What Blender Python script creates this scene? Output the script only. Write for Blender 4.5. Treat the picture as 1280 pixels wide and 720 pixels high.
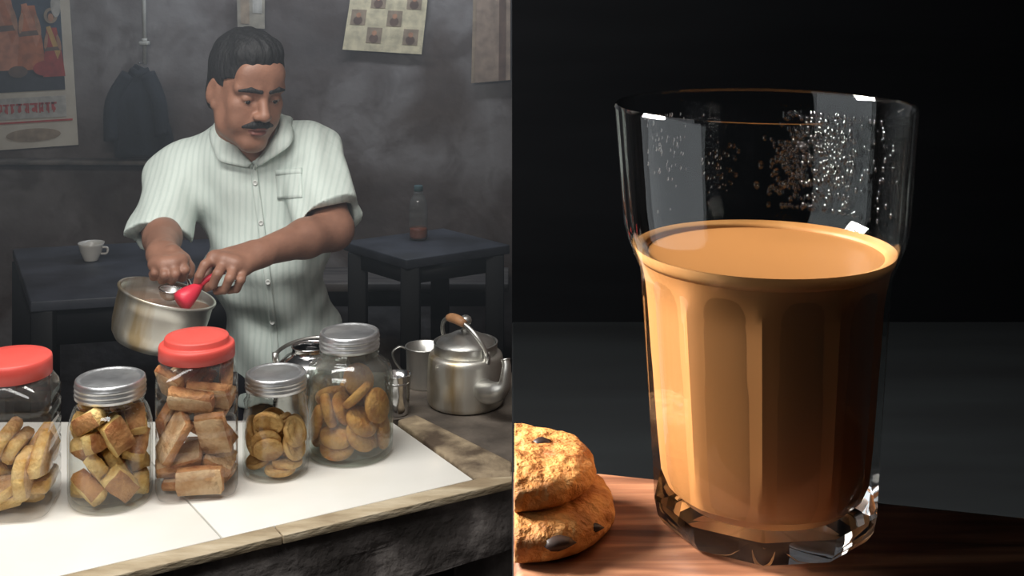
import bpy, bmesh, math, random
import numpy as np
from mathutils import Vector, Matrix, Euler, Quaternion
random.seed(7)
rng = np.random.default_rng(7)
PI = math.pi
scene = bpy.context.scene
COL = scene.collection
for o in list(bpy.data.objects):
    bpy.data.objects.remove(o)

# ------------------------------------------------------------------ camera, world, lights, exposure
CAM_Z, FPX, HOR = 1.75, 1600.0, -60.0          # eye height, focal length in pixels, horizon row
cam_d = bpy.data.cameras.new('camera')
cam = bpy.data.objects.new('camera', cam_d); COL.objects.link(cam)
cam.location = (0, 0, CAM_Z); cam.rotation_euler = (PI/2, 0, 0)
cam_d.sensor_fit = 'HORIZONTAL'; cam_d.sensor_width = 36.0
cam_d.lens = 36.0*FPX/1280.0
cam_d.shift_y = -(360.0-HOR)/1280.0
cam_d.clip_start = 0.01; cam_d.clip_end = 50
scene.camera = cam

world = bpy.data.worlds.new('world'); scene.world = world; world.use_nodes = True
world.node_tree.nodes['Background'].inputs[0].default_value = (0.5, 0.6, 0.75, 1)
world.node_tree.nodes['Background'].inputs[1].default_value = 0.006
vs = scene.view_settings
vs.view_transform = 'Standard'; vs.look = 'None'; vs.exposure = 0.0; vs.gamma = 1.0; vs.use_curve_mapping = False
try:
    scene.cycles.max_bounces = 14; scene.cycles.transmission_bounces = 12
    scene.cycles.transparent_max_bounces = 24; scene.cycles.use_denoising = True
    scene.cycles.sample_clamp_indirect = 6.0
    scene.cycles.volume_bounces = 0
except Exception:
    pass

def area(name, loc, aim, sx, sy, power, color=(1, 1, 1)):
    l = bpy.data.lights.new(name, 'AREA'); l.shape = 'RECTANGLE'; l.size = sx; l.size_y = sy
    l.energy = power; l.color = color
    o = bpy.data.objects.new(name, l); COL.objects.link(o); o.location = loc
    o.rotation_euler = (Vector(aim)-Vector(loc)).to_track_quat('-Z', 'Y').to_euler()
    return o
# the tea stall: tube lamps under its roof, then an added front fill
area('stall_tube_lamp', (-0.55, 1.58, 2.42), (-0.55, 1.95, 1.0), 1.3, 0.22, 25, (1.0, 0.98, 0.94))
area('stall_wall_lamp', (-0.50, 4.22, 2.30), (-0.50, 4.74, 1.75), 1.4, 0.12, 15, (0.76, 0.87, 1.0))
area('front_fill_light', (-0.75, 0.95, 1.90), (-0.55, 2.1, 1.10), 0.9, 0.22, 8, (1.0, 0.98, 0.95))  # added fill, out of view: brightens jar contents and the man from the front
# the table with the glass: one tall soft window light at its left
area('soft_window_lamp', (-0.30, 0.36, 1.72), (0.6, 0.40, 1.66), 0.42, 0.52, 0.8, (0.90, 0.96, 1.0))
k_ = area('key_window_lamp', (-0.47, 0.56, 1.94), (0.07, 0.40, 1.60), 0.22, 0.20, 2.7, (1.0, 0.94, 0.86)); k_.data.spread = math.radians(60)

# ------------------------------------------------------------------ helpers
def U(px, py, Y):                       # photograph pixel + real distance -> point in the place
    return Vector(((px-640.0)/FPX*Y, Y, CAM_Z-(py-HOR)/FPX*Y))
def G(px, py, z):                       # photograph pixel on the level z -> point in the place
    Y = FPX*(CAM_Z-z)/(py-HOR)
    return Vector(((px-640.0)/FPX*Y, Y, z))

class MB:
    """collects geometry for one mesh"""
    def __init__(s): s.v = []; s.f = []; s.m = []
    def add(s, v, f, mi=0):
        n = len(s.v); s.v += [tuple(p) for p in v]; s.f += [tuple(i+n for i in q) for q in f]; s.m += [mi]*len(f)
        return s
    def box(s, c, d, rot=None, mi=0):
        x, y, z = [q/2 for q in d]
        v = [Vector(p) for p in ((-x,-y,-z),(x,-y,-z),(x,y,-z),(-x,y,-z),(-x,-y,z),(x,-y,z),(x,y,z),(-x,y,z))]
        if rot is not None: v = [rot @ p for p in v]
        return s.add([p+Vector(c) for p in v], [(0,3,2,1),(4,5,6,7),(0,1,5,4),(1,2,6,5),(2,3,7,6),(3,0,4,7)], mi)
    def prism(s, pts, z0, z1, mi=0):     # polygon in plan, counter-clockwise
        n = len(pts)
        v = [(p[0], p[1], z0) for p in pts]+[(p[0], p[1], z1) for p in pts]
        f = [tuple(range(n-1, -1, -1)), tuple(range(n, 2*n))]+[(i, (i+1) % n, (i+1) % n+n, i+n) for i in range(n)]
        return s.add(v, f, mi)
    def lathe(s, prof, seg=48, mi=0, rad=None, c=(0, 0, 0)):
        """prof: list of (r, z); closed at the axis where r == 0. rad(theta, row) scales the radius"""
        v = []; rows = []
        for k, (r, z) in enumerate(prof):
            if r <= 1e-7:
                rows.append([len(v)]); v.append((c[0], c[1], c[2]+z))
            else:
                row = []
                for i in range(seg):
                    t = 2*PI*i/seg; q = r*(rad(t, k) if rad else 1)
                    row.append(len(v)); v.append((c[0]+q*math.cos(t), c[1]+q*math.sin(t), c[2]+z))
                rows.append(row)
        f = []
        for a, b in zip(rows[:-1], rows[1:]):
            if len(a) == 1 and len(b) == 1: continue
            for i in range(seg):
                j = (i+1) % seg
                if len(a) == 1: f.append((a[0], b[j], b[i]))
                elif len(b) == 1: f.append((a[i], a[j], b[0]))
                else: f.append((a[i], a[j], b[j], b[i]))
        return s.add(v, f, mi)
    def tube(s, pts, r, seg=12, cap=True, mi=0, flat=1.0):
        pts = [Vector(p) for p in pts]; n = len(pts)
        rs = r if isinstance(r, (list, tuple)) else [r]*n
        v = []; f = []; up = None
        for i, p in enumerate(pts):
            d = (pts[min(i+1, n-1)]-pts[max(i-1, 0)]).normalized()
            if up is None:
                up = Vector((0, 0, 1)) if abs(d.z) < .9 else Vector((0, 1, 0))
            a = d.cross(up).normalized(); b = a.cross(d).normalized(); up = b
            for k in range(seg):
                t = 2*PI*k/seg
                v.append(p+a*(rs[i]*math.cos(t))+b*(rs[i]*flat*math.sin(t)))
        for i in range(n-1):
            for k in range(seg):
                l = (k+1) % seg
                f.append((i*seg+k, i*seg+l, (i+1)*seg+l, (i+1)*seg+k))
        if cap:
            f.append(tuple(range(seg-1, -1, -1))); f.append(tuple((n-1)*seg+k for k in range(seg)))
        return s.add(v, f, mi)
    def mesh(s, name, smooth=True):
        me = bpy.data.meshes.new(name); me.from_pydata(s.v, [], s.f)
        me.polygons.foreach_set('material_index', s.m)
        me.polygons.foreach_set('use_smooth', [smooth]*len(s.f))
        bm = bmesh.new(); bm.from_mesh(me); bmesh.ops.recalc_face_normals(bm, faces=bm.faces); bm.to_mesh(me); bm.free()
        return me

def spline(pts, n=8):
    """smooth curve through the points (any dimension)"""
    P = [np.array(p, float) for p in pts]; out = []
    for i in range(len(P)-1):
        p0 = P[max(i-1, 0)]; p1 = P[i]; p2 = P[i+1]; p3 = P[min(i+2, len(P)-1)]
        for k in range(n):
            t = k/n
            out.append(tuple(.5*((2*p1)+(-p0+p2)*t+(2*p0-5*p1+4*p2-p3)*t*t+(-p0+3*p1-3*p2+p3)*t**3)))
    out.append(tuple(P[-1])); return out

def obj(name, me, mats, parent=None, loc=(0, 0, 0), rot=(0, 0, 0), angle=None, bevel=0):
    if isinstance(me, MB): me = me.mesh(name)
    o = bpy.data.objects.new(name, me); COL.objects.link(o)
    for m in (mats if isinstance(mats, (list, tuple)) else [mats]):
        if len(me.materials) < len(mats if isinstance(mats, (list, tuple)) else [mats]): me.materials.append(m)
    o.parent = parent; o.location = loc; o.rotation_euler = rot
    if bevel:
        b = o.modifiers.new('bevel', 'BEVEL'); b.width = bevel; b.segments = 2; b.limit_method = 'ANGLE'
    if angle is not None:
        for p in me.polygons: p.use_smooth = True
        bm = bmesh.new(); bm.from_mesh(me)
        for e in bm.edges:
            e.smooth = e.calc_face_angle(0) < math.radians(angle) if len(e.link_faces) == 2 else True
        bm.to_mesh(me); bm.free()
    return o
def tag(o, label, cat, group=None):
    o['label'] = label; o['category'] = cat
    if group: o['group'] = group
    return o
def thing(name, label, cat, loc=(0, 0, 0), rot=(0, 0, 0), group=None):
    o = bpy.data.objects.new(name, None); COL.objects.link(o); o.empty_display_size = .05
    o.location = loc; o.rotation_euler = rot
    return tag(o, label, cat, group)
def struct(o): o['kind'] = 'structure'; return o

# ------------------------------------------------------------------ materials (all procedural)
def nodes(name):
    m = bpy.data.materials.new(name); m.use_nodes = True
    nt = m.node_tree; return m, nt, nt.nodes['Principled BSDF']
def L(nt, a, b): nt.links.new(a, b)
def mat(name, c1, c2=None, rough=.6, metal=0.0, scale=18.0, detail=6.0, bump=0.0, bscale=None, spec=.5, stretch=None, c3=None, lo=.35, hi=.65, coat=0.0):
    m, nt, b = nodes(name)
    tc = nt.nodes.new('ShaderNodeTexCoord'); src = tc.outputs['Object']
    if stretch:
        mp = nt.nodes.new('ShaderNodeMapping'); mp.inputs['Scale'].default_value = stretch
        L(nt, src, mp.inputs['Vector']); src = mp.outputs['Vector']
    n = nt.nodes.new('ShaderNodeTexNoise'); n.inputs['Scale'].default_value = scale; n.inputs['Detail'].default_value = detail
    L(nt, src, n.inputs['Vector'])
    r = nt.nodes.new('ShaderNodeValToRGB')
    r.color_ramp.elements[0].position = lo; r.color_ramp.elements[1].position = hi
    r.color_ramp.elements[0].color = (*c1, 1); r.color_ramp.elements[1].color = (*(c2 or c1), 1)
    if c3:
        e = r.color_ramp.elements.new((lo+hi)/2); e.color = (*c3, 1)
    L(nt, n.outputs['Fac'], r.inputs['Fac']); L(nt, r.outputs['Color'], b.inputs['Base Color'])
    b.inputs['Roughness'].default_value = rough; b.inputs['Metallic'].default_value = metal
    b.inputs['Specular IOR Level'].default_value = spec
    b.inputs['Coat Weight'].default_value = coat
    if bump:
        n2 = nt.nodes.new('ShaderNodeTexNoise'); n2.inputs['Scale'].default_value = bscale or scale*3; n2.inputs['Detail'].default_value = 8
        L(nt, src, n2.inputs['Vector'])
        bp = nt.nodes.new('ShaderNodeBump'); bp.inputs['Strength'].default_value = bump; bp.inputs['Distance'].default_value = .01
        L(nt, n2.outputs['Fac'], bp.inputs['Height']); L(nt, bp.outputs['Normal'], b.inputs['Normal'])
    return m
def S(r, g, b):                          # sRGB 0..255 -> linear
    f = lambda c: (c/255/12.92) if c/255 <= .04045 else ((c/255+.055)/1.055)**2.4
    return (f(r), f(g), f(b))
def thin_glass(name, tint, gloss_rough=.03, dirt=0.0):
    """a thin pane: light passes straight on, the surface mirrors by the Fresnel law"""
    m = bpy.data.materials.new(name); m.use_nodes = True; nt = m.node_tree
    nt.nodes.remove(nt.nodes['Principled BSDF']); out = nt.nodes['Material Output']
    tr = nt.nodes.new('ShaderNodeBsdfTransparent'); tr.inputs[0].default_value = (*tint, 1)
    gl = nt.nodes.new('ShaderNodeBsdfGlossy'); gl.inputs['Roughness'].default_value = gloss_rough
    lw = nt.nodes.new('ShaderNodeLayerWeight'); lw.inputs['Blend'].default_value = .5
    p = nt.nodes.new('ShaderNodeMath'); p.operation = 'POWER'; p.inputs[1].default_value = 4.0
    L(nt, lw.outputs['Facing'], p.inputs[0])
    ma = nt.nodes.new('ShaderNodeMath'); ma.operation = 'MULTIPLY_ADD'; ma.inputs[1].default_value = .75; ma.inputs[2].default_value = .045
    L(nt, p.outputs[0], ma.inputs[0])
    mx = nt.nodes.new('ShaderNodeMixShader'); L(nt, ma.outputs[0], mx.inputs[0]); L(nt, tr.outputs[0], mx.inputs[1]); L(nt, gl.outputs[0], mx.inputs[2])
    last = mx
    if dirt:
        df = nt.nodes.new('ShaderNodeBsdfDiffuse'); df.inputs[0].default_value = (.6, .58, .54, 1)
        tc = nt.nodes.new('ShaderNodeTexCoord'); n = nt.nodes.new('ShaderNodeTexNoise'); n.inputs['Scale'].default_value = 25
        L(nt, tc.outputs['Object'], n.inputs['Vector'])
        k = nt.nodes.new('ShaderNodeMath'); k.operation = 'MULTIPLY'; k.inputs[1].default_value = dirt*2; L(nt, n.outputs['Fac'], k.inputs[0])
        m2 = nt.nodes.new('ShaderNodeMixShader'); L(nt, k.outputs[0], m2.inputs[0]); L(nt, mx.outputs[0], m2.inputs[1]); L(nt, df.outputs[0], m2.inputs[2])
        last = m2
    L(nt, last.outputs[0], out.inputs['Surface'])
    return m

M = {}
def plaster():
    m, nt, b = nodes('sooty_plaster'); tc = nt.nodes.new('ShaderNodeTexCoord')
    def nz(sc, det, dist=0):
        n = nt.nodes.new('ShaderNodeTexNoise'); n.inputs['Scale'].default_value = sc; n.inputs['Detail'].default_value = det; n.inputs['Distortion'].default_value = dist
        L(nt, tc.outputs['Object'], n.inputs['Vector']); return n.outputs['Fac']
    def ramp(src, stops):
        r = nt.nodes.new('ShaderNodeValToRGB'); e = r.color_ramp.elements
        e[0].position, e[0].color = stops[0][0], (*stops[0][1], 1); e[1].position, e[1].color = stops[-1][0], (*stops[-1][1], 1)
        for q, c in stops[1:-1]: e.new(q).color = (*c, 1)
        L(nt, src, r.inputs[0]); return r.outputs[0]
    base = ramp(nz(1.5, 12, .4), [(.32, S(56, 46, 42)), (.45, S(98, 88, 84)), (.56, S(132, 126, 124)), (.68, S(84, 70, 62))])
    stain = ramp(nz(5.5, 10, 1.0), [(.50, (0, 0, 0)), (.66, (1, 1, 1))])
    mx = nt.nodes.new('ShaderNodeMix'); mx.data_type = 'RGBA'; L(nt, base, mx.inputs[6]); mx.inputs[7].default_value = (*S(66, 50, 42), 1)
    k = nt.nodes.new('ShaderNodeMath'); k.operation = 'MULTIPLY'; k.inputs[1].default_value = .65; L(nt, stain, k.inputs[0]); L(nt, k.outputs[0], mx.inputs[0])
    L(nt, mx.outputs[2], b.inputs['Base Color']); b.inputs['Roughness'].default_value = .85
    bp = nt.nodes.new('ShaderNodeBump'); bp.inputs['Strength'].default_value = .5; bp.inputs['Distance'].default_value = .01
    L(nt, nz(16, 9), bp.inputs['Height']); L(nt, bp.outputs[0], b.inputs['Normal'])
    return m
M['plaster'] = plaster()
M['plaster_dark'] = mat('black_painted_wall', S(17, 18, 20), S(21, 22, 24), rough=.9, spec=.05, scale=3, stretch=(1, 1, 8))
M['floor'] = mat('dirty_concrete_floor', S(40, 37, 35), S(62, 58, 55), rough=.8, scale=5, bump=.3)
M['tile'] = mat('white_glazed_tile', S(226, 224, 216), S(236, 234, 228), rough=.22, scale=4)
M['grout'] = mat('grey_grout', S(140, 135, 125), rough=.9)
M['edge_wood'] = mat('pale_worn_wood', S(146, 128, 102), S(196, 182, 156), rough=.75, scale=9, bump=.4, stretch=(1, 3, 6), c3=S(176, 160, 132))
M['edge_wood2'] = mat('worn_brown_plank', S(84, 70, 56), S(172, 154, 126), rough=.8, scale=14, bump=.6, lo=.38, hi=.6)
M['stone'] = mat('rough_dark_stone', S(76, 71, 68), S(168, 161, 156), rough=.85, scale=12, detail=10, bump=.9, bscale=40, c3=S(112, 106, 103))
M['concrete_top'] = mat('stained_counter_top', S(66, 59, 53), S(104, 95, 86), rough=.7, scale=11, bump=.4)
M['table'] = mat('black_worn_tabletop', S(50, 52, 58), S(78, 81, 90), rough=.45, scale=6, detail=10, bump=.1)
M['table_side'] = mat('black_painted_wood', S(12, 13, 16), S(20, 21, 25), rough=.6, scale=9)
M['bench'] = mat('grey_brown_bench_wood', S(74, 68, 66), S(104, 97, 92), rough=.7, scale=6, stretch=(1, 6, 1))
M['alu'] = mat('brushed_aluminium', S(168, 168, 164), S(218, 218, 214), rough=.38, metal=1.0, scale=14, bump=.05, bscale=90, stretch=(1, 1, .3))
M['alu_used'] = mat('stained_aluminium', S(176, 156, 122), S(218, 216, 208), rough=.38, metal=.9, scale=16, detail=6, stretch=(1, 1, .22), lo=.36, hi=.52)
M['steel'] = mat('polished_steel', S(190, 190, 190), S(214, 214, 214), rough=.16, metal=1.0, scale=30)
M['lid_steel'] = mat('tin_lid_metal', S(196, 198, 200), S(226, 228, 230), rough=.42, metal=1.0, scale=40, bump=.08, bscale=120)
M['red'] = mat('red_plastic_lid', S(214, 76, 66), S(226, 88, 78), rough=.45, scale=12)
M['red2'] = mat('red_plastic_handle', S(206, 40, 62), S(220, 52, 74), rough=.4)
M['glass'] = thin_glass('clear_jar_glass', (.955, .965, .955))
M['glass_green'] = thin_glass('greenish_jar_glass', (.915, .955, .935), dirt=.05)
M['pet'] = thin_glass('clear_plastic_jar', (.945, .94, .935), .08, dirt=.035)
M['bottle_pet'] = thin_glass('bottle_plastic', (.86, .9, .92), .08, dirt=.12)
M['skin'] = mat('brown_skin', S(132, 94, 76), S(150, 108, 88), rough=.5, scale=30, bump=.08, bscale=180)
M['lips'] = mat('lips', S(120, 74, 66), rough=.45)
M['nail'] = mat('finger_nail', S(186, 140, 120), rough=.35)
M['hair'] = mat('black_hair', S(14, 14, 16), S(24, 24, 27), rough=.7, scale=60, bump=.5, bscale=140, stretch=(1, 1, .3))
M['eye'] = mat('eye_white', S(190, 180, 170), rough=.2)
M['iris'] = mat('dark_iris', S(20, 14, 11), rough=.15)
M['trouser'] = mat('dark_trousers', S(26, 28, 36), S(36, 38, 46), rough=.85, scale=40)
M['shoe'] = mat('black_leather', S(20, 18, 17), rough=.4)
M['button'] = mat('white_button', S(206, 210, 206), rough=.3)
M['cloth'] = mat('dark_blue_cloth', S(13, 15, 21), S(22, 25, 33), rough=.9, scale=20, bump=.3)
M['white_paint'] = mat('white_pipe', S(170, 168, 160), S(196, 194, 186), rough=.5)
M['paper'] = mat('old_paper', S(186, 176, 160), S(206, 198, 182), rough=.8, scale=8)
M['ceramic'] = mat('white_ceramic', S(200, 196, 188), S(216, 212, 204), rough=.25)
M['milk_tea'] = mat('milk_tea_in_pot', S(150, 120, 100), S(166, 136, 116), rough=.25, scale=20)
M['orange_drink'] = mat('reddish_drink', S(150, 70, 40), S(170, 86, 52), rough=.2)
M['grip'] = mat('wooden_grip', S(120, 82, 52), S(170, 124, 84), rough=.55, scale=30)

def fabric():
    m, nt, b = nodes('pale_mint_striped_cotton')
    tc = nt.nodes.new('ShaderNodeTexCoord')
    w = nt.nodes.new('ShaderNodeTexWave'); w.inputs['Scale'].default_value = 26; w.inputs['Distortion'].default_value = 1.2; w.inputs['Detail'].default_value = 2
    w.bands_direction = 'X'
    L(nt, tc.outputs['Object'], w.inputs['Vector'])
    r = nt.nodes.new('ShaderNodeValToRGB'); r.color_ramp.elements[0].color = (*S(192, 205, 199), 1); r.color_ramp.elements[1].color = (*S(204, 215, 209), 1)
    r.color_ramp.elements[0].position = .1; r.color_ramp.elements[1].position = .5
    L(nt, w.outputs['Fac'], r.inputs['Fac']); L(nt, r.outputs['Color'], b.inputs['Base Color'])
    b.inputs['Roughness'].default_value = .85
    n = nt.nodes.new('ShaderNodeTexNoise'); n.inputs['Scale'].default_value = 24; n.inputs['Detail'].default_value = 3
    mp = nt.nodes.new('ShaderNodeMapping'); mp.inputs['Scale'].default_value = (1, 1, .35)
    L(nt, tc.outputs['Object'], mp.inputs[0]); L(nt, mp.outputs[0], n.inputs['Vector'])
    bp = nt.nodes.new('ShaderNodeBump'); bp.inputs['Strength'].default_value = .3; bp.inputs['Distance'].default_value = .012
    L(nt, n.outputs['Fac'], bp.inputs['Height']); L(nt, bp.outputs[0], b.inputs['Normal'])
    return m
M['shirt'] = fabric()
def bake(name, crumb, crust, sc=60):
    return mat(name, crust, crumb, rough=.75, scale=sc, detail=5, bump=.5, bscale=160, lo=.36, hi=.6)
M['rusk_yellow'] = bake('yellow_rusk', S(240, 206, 138), S(216, 168, 92), 45)
M['rusk_brown'] = bake('brown_rusk', S(206, 150, 96), S(160, 96, 52), 40)
M['rusk_pale'] = bake('pale_rusk', S(224, 190, 146), S(198, 152, 104), 45)
M['biscuit'] = bake('round_biscuit', S(224, 180, 116), S(196, 146, 84), 70)
M['cookie'] = bake('golden_cookie', S(216, 152, 78), S(184, 112, 48), 60)
M['choc'] = mat('dark_chocolate', S(34, 22, 18), S(46, 30, 24), rough=.5)
def print_mat(name, c): return mat('print_'+name, S_mix(c, .75), S_mix(c, 1.2), rough=.75, scale=26, detail=4)
def S_mix(c, k): return tuple(min(1, q*k) for q in c)

# ------------------------------------------------------------------ the tea stall: shell
WALL_Y = 4.75
def slab(name, c, d, m):
    return struct(obj(name, MB().box(c, d), m))
def rough_wall(name, x0, x1, z0, z1, y, m, n=60):
    mb = MB(); v = []; f = []
    for i in range(n+1):
        for k in range(n+1):
            x = x0+(x1-x0)*i/n; z = z0+(z1-z0)*k/n
            v.append((x, y+.012*math.sin(3.1*x+1.7*z)*math.sin(2.3*z-1.1*x)+random.uniform(-.003, .003), z))
    for i in range(n):
        for k in range(n):
            a = i*(n+1)+k; f.append((a, a+n+1, a+n+2, a+1))
    mb.add(v, f); mb.box(((x0+x1)/2, y+.09, (z0+z1)/2), (x1-x0, .12, z1-z0))
    return struct(obj(name, mb, m))
rough_wall('wall_back', -3.0, 0.02, 0, 2.6, WALL_Y, M['plaster'])
slab('wall_left', (-3.05, 3.0, 1.3), (.1, 3.6, 2.6), M['plaster'])
slab('wall_right', (.05, 3.1, 1.3), (.06, 3.5, 2.6), M['plaster'])
slab('floor', (-.9, 2.3, -.03), (4.3, 5.2, .06), M['floor'])
slab('ceiling', (-1.5, 3.0, 2.63), (3.1, 3.7, .06), M['plaster'])
slab('light_stop_beam', (-1.5, 1.27, 2.28), (3.06, .08, .64), M['plaster'])          # unseen beam, added to keep the stall lamps off the tea glass
# narrow plaster ledge along the back wall
lg = MB(); a = U(-120, 206, 4.70); b = U(206, 200, 4.70)
lg.box(((a.x+b.x)/2, 4.715, (a.z+b.z)/2), (b.x-a.x, .07, .016)); struct(obj('trim_2', lg, M['concrete_top'], bevel=.004))

# ------------------------------------------------------------------ counter
CT = 1.0
fr = [G(p[0], p[1], CT) for p in ((230, 699), (640, 601.5))]
dirf = (fr[1]-fr[0]).normalized(); nf = Vector((-dirf.y, dirf.x, 0))          # nf points away from the viewer
F_R = fr[1]; F_L = fr[1]-dirf*1.15
counter = thing('shop_counter', 'dark rough stone counter topped with white tiles and worn wooden edging', 'counter', (-.45, 1.9, 0))
def C(v): return Vector(v)-Vector((-.45, 1.9, 0))
def cprism(mb, pts, z0, z1): return mb.prism([tuple(C(p))[:2] for p in pts], z0, z1)
# body: rough stone, pushed in and out by noise
def stone_block(name, poly, z0, z1, m, amp=.006, cut=26):
    mb = MB(); cprism(mb, poly, z0, z1); me = mb.mesh(name, False)
    bm = bmesh.new(); bm.from_mesh(me)
    bmesh.ops.triangulate(bm, faces=bm.faces)
    for _ in range(5):
        es = [e for e in bm.edges if e.calc_length() > .045]
        if not es: break
        bmesh.ops.subdivide_edges(bm, edges=es, cuts=1); bmesh.ops.triangulate(bm, faces=bm.faces)
    from mathutils import noise
    for v in bm.verts:
        if v.co.z < z1-.002:
            d = noise.noise_vector(v.co*14)*amp+noise.noise_vector(v.co*45)*amp*.5
            v.co += d
    bm.to_mesh(me); bm.free()
    return obj(name, me, m, counter)
backL = [(-1.25, 2.07), (-.27, 2.09)]
body = [F_L, F_R, (0.0, 2.30), (-.27, 2.30), (-.27, 2.09), (-1.25, 2.07)]
ins = nf*.012
stone_block('counter_slab', [F_L+ins, Vector((0, F_R.y+.014, 0)), (0.0, 2.30, 0), (-.27, 2.30, 0), (-.27, 2.09, 0), (-1.25, 2.07, 0)], .895, .986, M['stone'], .007)
stone_block('counter_base', [F_L+nf*.16, Vector((-.09, F_R.y+.13, 0)), (-.09, 2.26, 0), (-.27, 2.26, 0), (-.27, 2.07, 0), (-1.22, 2.05, 0)], 0, .895, M['stone'], .01)
stone_block('end_pier', [Vector((-.085, F_R.y+.02, 0)), Vector((0, F_R.y+.06, 0)), (0, 2.28, 0), (-.085, 2.28, 0)], 0, .895, M['stone'], .008)
# tiled area: corners on the top
T_FR = G(591, 599, CT); T_BR = G(491, 528, CT)
T_FL = T_FR-dirf*.95; T_BL = Vector((-1.2, 2.045, CT))
g0 = G(281, 677, CT); g0 = T_FR+dirf*(g0-T_FR).dot(dirf); g1 = G(241, 633, CT); gd = (g1-g0)
gB = g0+gd*((2.043-g0.y)/gd.y)
def shift(p, q, d): return p+(q-p).normalized()*d
gap = .0012
def tile(pts):
    mb = MB(); cprism(mb, pts, CT-.012, CT); return obj('tile', mb, M['tile'], counter, bevel=.001)
e = dirf*gap
tile([g0+e, T_FR, T_BR, gB+e])
g0b = g0-dirf*.36; gBb = gB-Vector((.40, .0, 0))
tile([g0b+e, g0-e, gB-e, gBb+e])
tile([T_FL, g0b-e, gBb-e, T_BL])
mb = MB(); cprism(mb, [T_FL, T_FR, T_BR, T_BL], CT-.0138, CT-.0125); obj('tile_bed', mb, M['grout'], counter)
# front edging plank (in two lengths, one joint) and the plank at the end of the tiles
def plank(name, pts, z0, z1, m, bev=.002):
    mb = MB(); cprism(mb, pts, z0, z1); return obj(name, mb, m, counter, bevel=bev)
jo = G(352, 668, CT)-Vector((0, 0, 0)); tj = (jo-F_R).dot(dirf)
J = F_R+dirf*tj
inn = lambda p: p+nf*((T_FR-F_R).dot(nf)-.0012)
plank('edging_plank', [F_L, J-dirf*.0008, inn(J-dirf*.0008), inn(F_L)], CT-.0115, CT, M['edge_wood'], .0012)
plank('edging_plank', [J+dirf*.0008, F_R, Vector((0, F_R.y+.035, 0)), inn(F_R)-dirf*.02, inn(J+dirf*.0008)], CT-.0115, CT, M['edge_wood'], .0012)
k0 = G(494, 526, CT); k1 = G(520, 519, CT); k2 = G(640, 578, CT); k3 = G(640, 596, CT)
plank('end_plank', [T_FR+Vector((.002, .002, 0)), k3, k2, k1, k0+Vector((.003, 0, 0))], CT-.0135, CT+.002, M['edge_wood2'], .004)
stone_block('concrete_top', [k3+Vector((0, .004, 0)), Vector((0, 2.29, 0)), Vector((-.265, 2.29, 0)), Vector((-.265, 2.052, 0)), k0+Vector((0, .01, 0)), k1, k2], .9865, CT-.002, M['concrete_top'], .003)

# ------------------------------------------------------------------ back tables and benches
def table_legs(t, poly, z, apron, m, inset=.05, r=.03):
    c = sum((Vector(p) for p in poly), Vector((0, 0)))/len(poly)
    q = [Vector(p)+(c-Vector(p)).normalized()*inset for p in poly]
    for p in q: obj('leg', MB().box((p.x, p.y, (z-.03)/2), (r*2, r*2, z-.03)), m, t, bevel=.003)
    for i in range(4):
        a, b = q[i], q[(i+1) % 4]; d = (b-a); ln = d.length-2*r
        obj('apron', MB().box((0, 0, 0), (ln, .022, apron)), m, t, loc=((a.x+b.x)/2, (a.y+b.y)/2, z-.03-apron/2), rot=(0, 0, math.atan2(d.y, d.x)))
def table(name, label, cat, poly, z, apron, mtop, th=.03, group=None):
    cx = sum(p[0] for p in poly)/4; cy = sum(p[1] for p in poly)/4
    t = thing(name, label, cat, (cx, cy, 0), group=group)
    loc = [(p[0]-cx, p[1]-cy) for p in poly]
    obj('tabletop' if cat == 'table' else 'seat', MB().prism(loc, z-th, z), mtop, t, bevel=.004)
    table_legs(t, loc, z-th+.03, apron, M['table_side'])
    return t
TZ = .80
tl = table('wooden_table', 'long black table against the sooty wall with a white cup on it', 'table',
      [(-1.309, 3.478), (-.58, 3.655), (-.76, 4.30), (-1.60, 4.10)], TZ, .10, M['table'])
tr_ = table('wooden_table', 'square black table carrying the plastic bottle with reddish drink', 'table',
      [(-.326, 3.948), (-.006, 4.153), (-.235, 4.405), (-.555, 4.205)], TZ, .055, M['table'])
table('bench', 'low grey brown wooden bench behind the table with the bottle', 'bench', [(-.74, 4.44), (-.012, 4.44), (-.012, 4.67), (-.74, 4.67)], .60, .05, M['bench'])
table('bench', 'low dark bench in front of the long black table', 'bench', [(-1.62, 3.12), (-1.25, 3.22), (-1.33, 3.44), (-1.70, 3.34)], .66, .05, M['table'])

# ------------------------------------------------------------------ things on the back wall
def wall_card(name, label, cat, quad, m, tail=None):
    """a sheet hanging on the back wall; quad: pixel corners TL, TR, BR, BL"""
    Y = WALL_Y-.03
    P = [U(x, y, Y) for x, y in quad]
    base = Vector(((P[2].x+P[3].x)/2, Y, min(P[2].z, P[3].z)))
    t = thing(name, label, cat, base)
    def at(u, v, d):                      # u right, v down, d towards the room
        p = (P[0]*(1-u)+P[1]*u)*(1-v)+(P[3]*(1-u)+P[2]*u)*v
        return p-base+Vector((0, -d, 0))
    def sheet(pn, poly, d, mm, th=.0012):
        v = [at(u, w, d) for u, w in poly]+[at(u, w, d-th) for u, w in poly]; n = len(poly)
        f = [tuple(range(n)), tuple(range(2*n-1, n-1, -1))]+[(i, i+n, (i+1) % n+n, (i+1) % n) for i in range(n)]
        me = MB().add(v, f); me = me.mesh(pn, False); return obj(pn, me, mm, t)
    sheet('sheet', [(0, 0), (1, 0), (1, 1), (0, 1)], 0, m)
    return t, sheet
def oval(cu, cv, ru, rv, n=18, a=0, wob=.0):
    return [(cu+ru*math.cos(t)*math.cos(a)-rv*math.sin(t)*math.sin(a), cv+(rv*math.sin(t)*math.cos(a)+ru*math.cos(t)*math.sin(a))*1.0)
            for t in [2*PI*i/n for i in range(n)]]
rect = lambda a, b, c, d: [(a, b), (c, b), (c, d), (a, d)]
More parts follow.
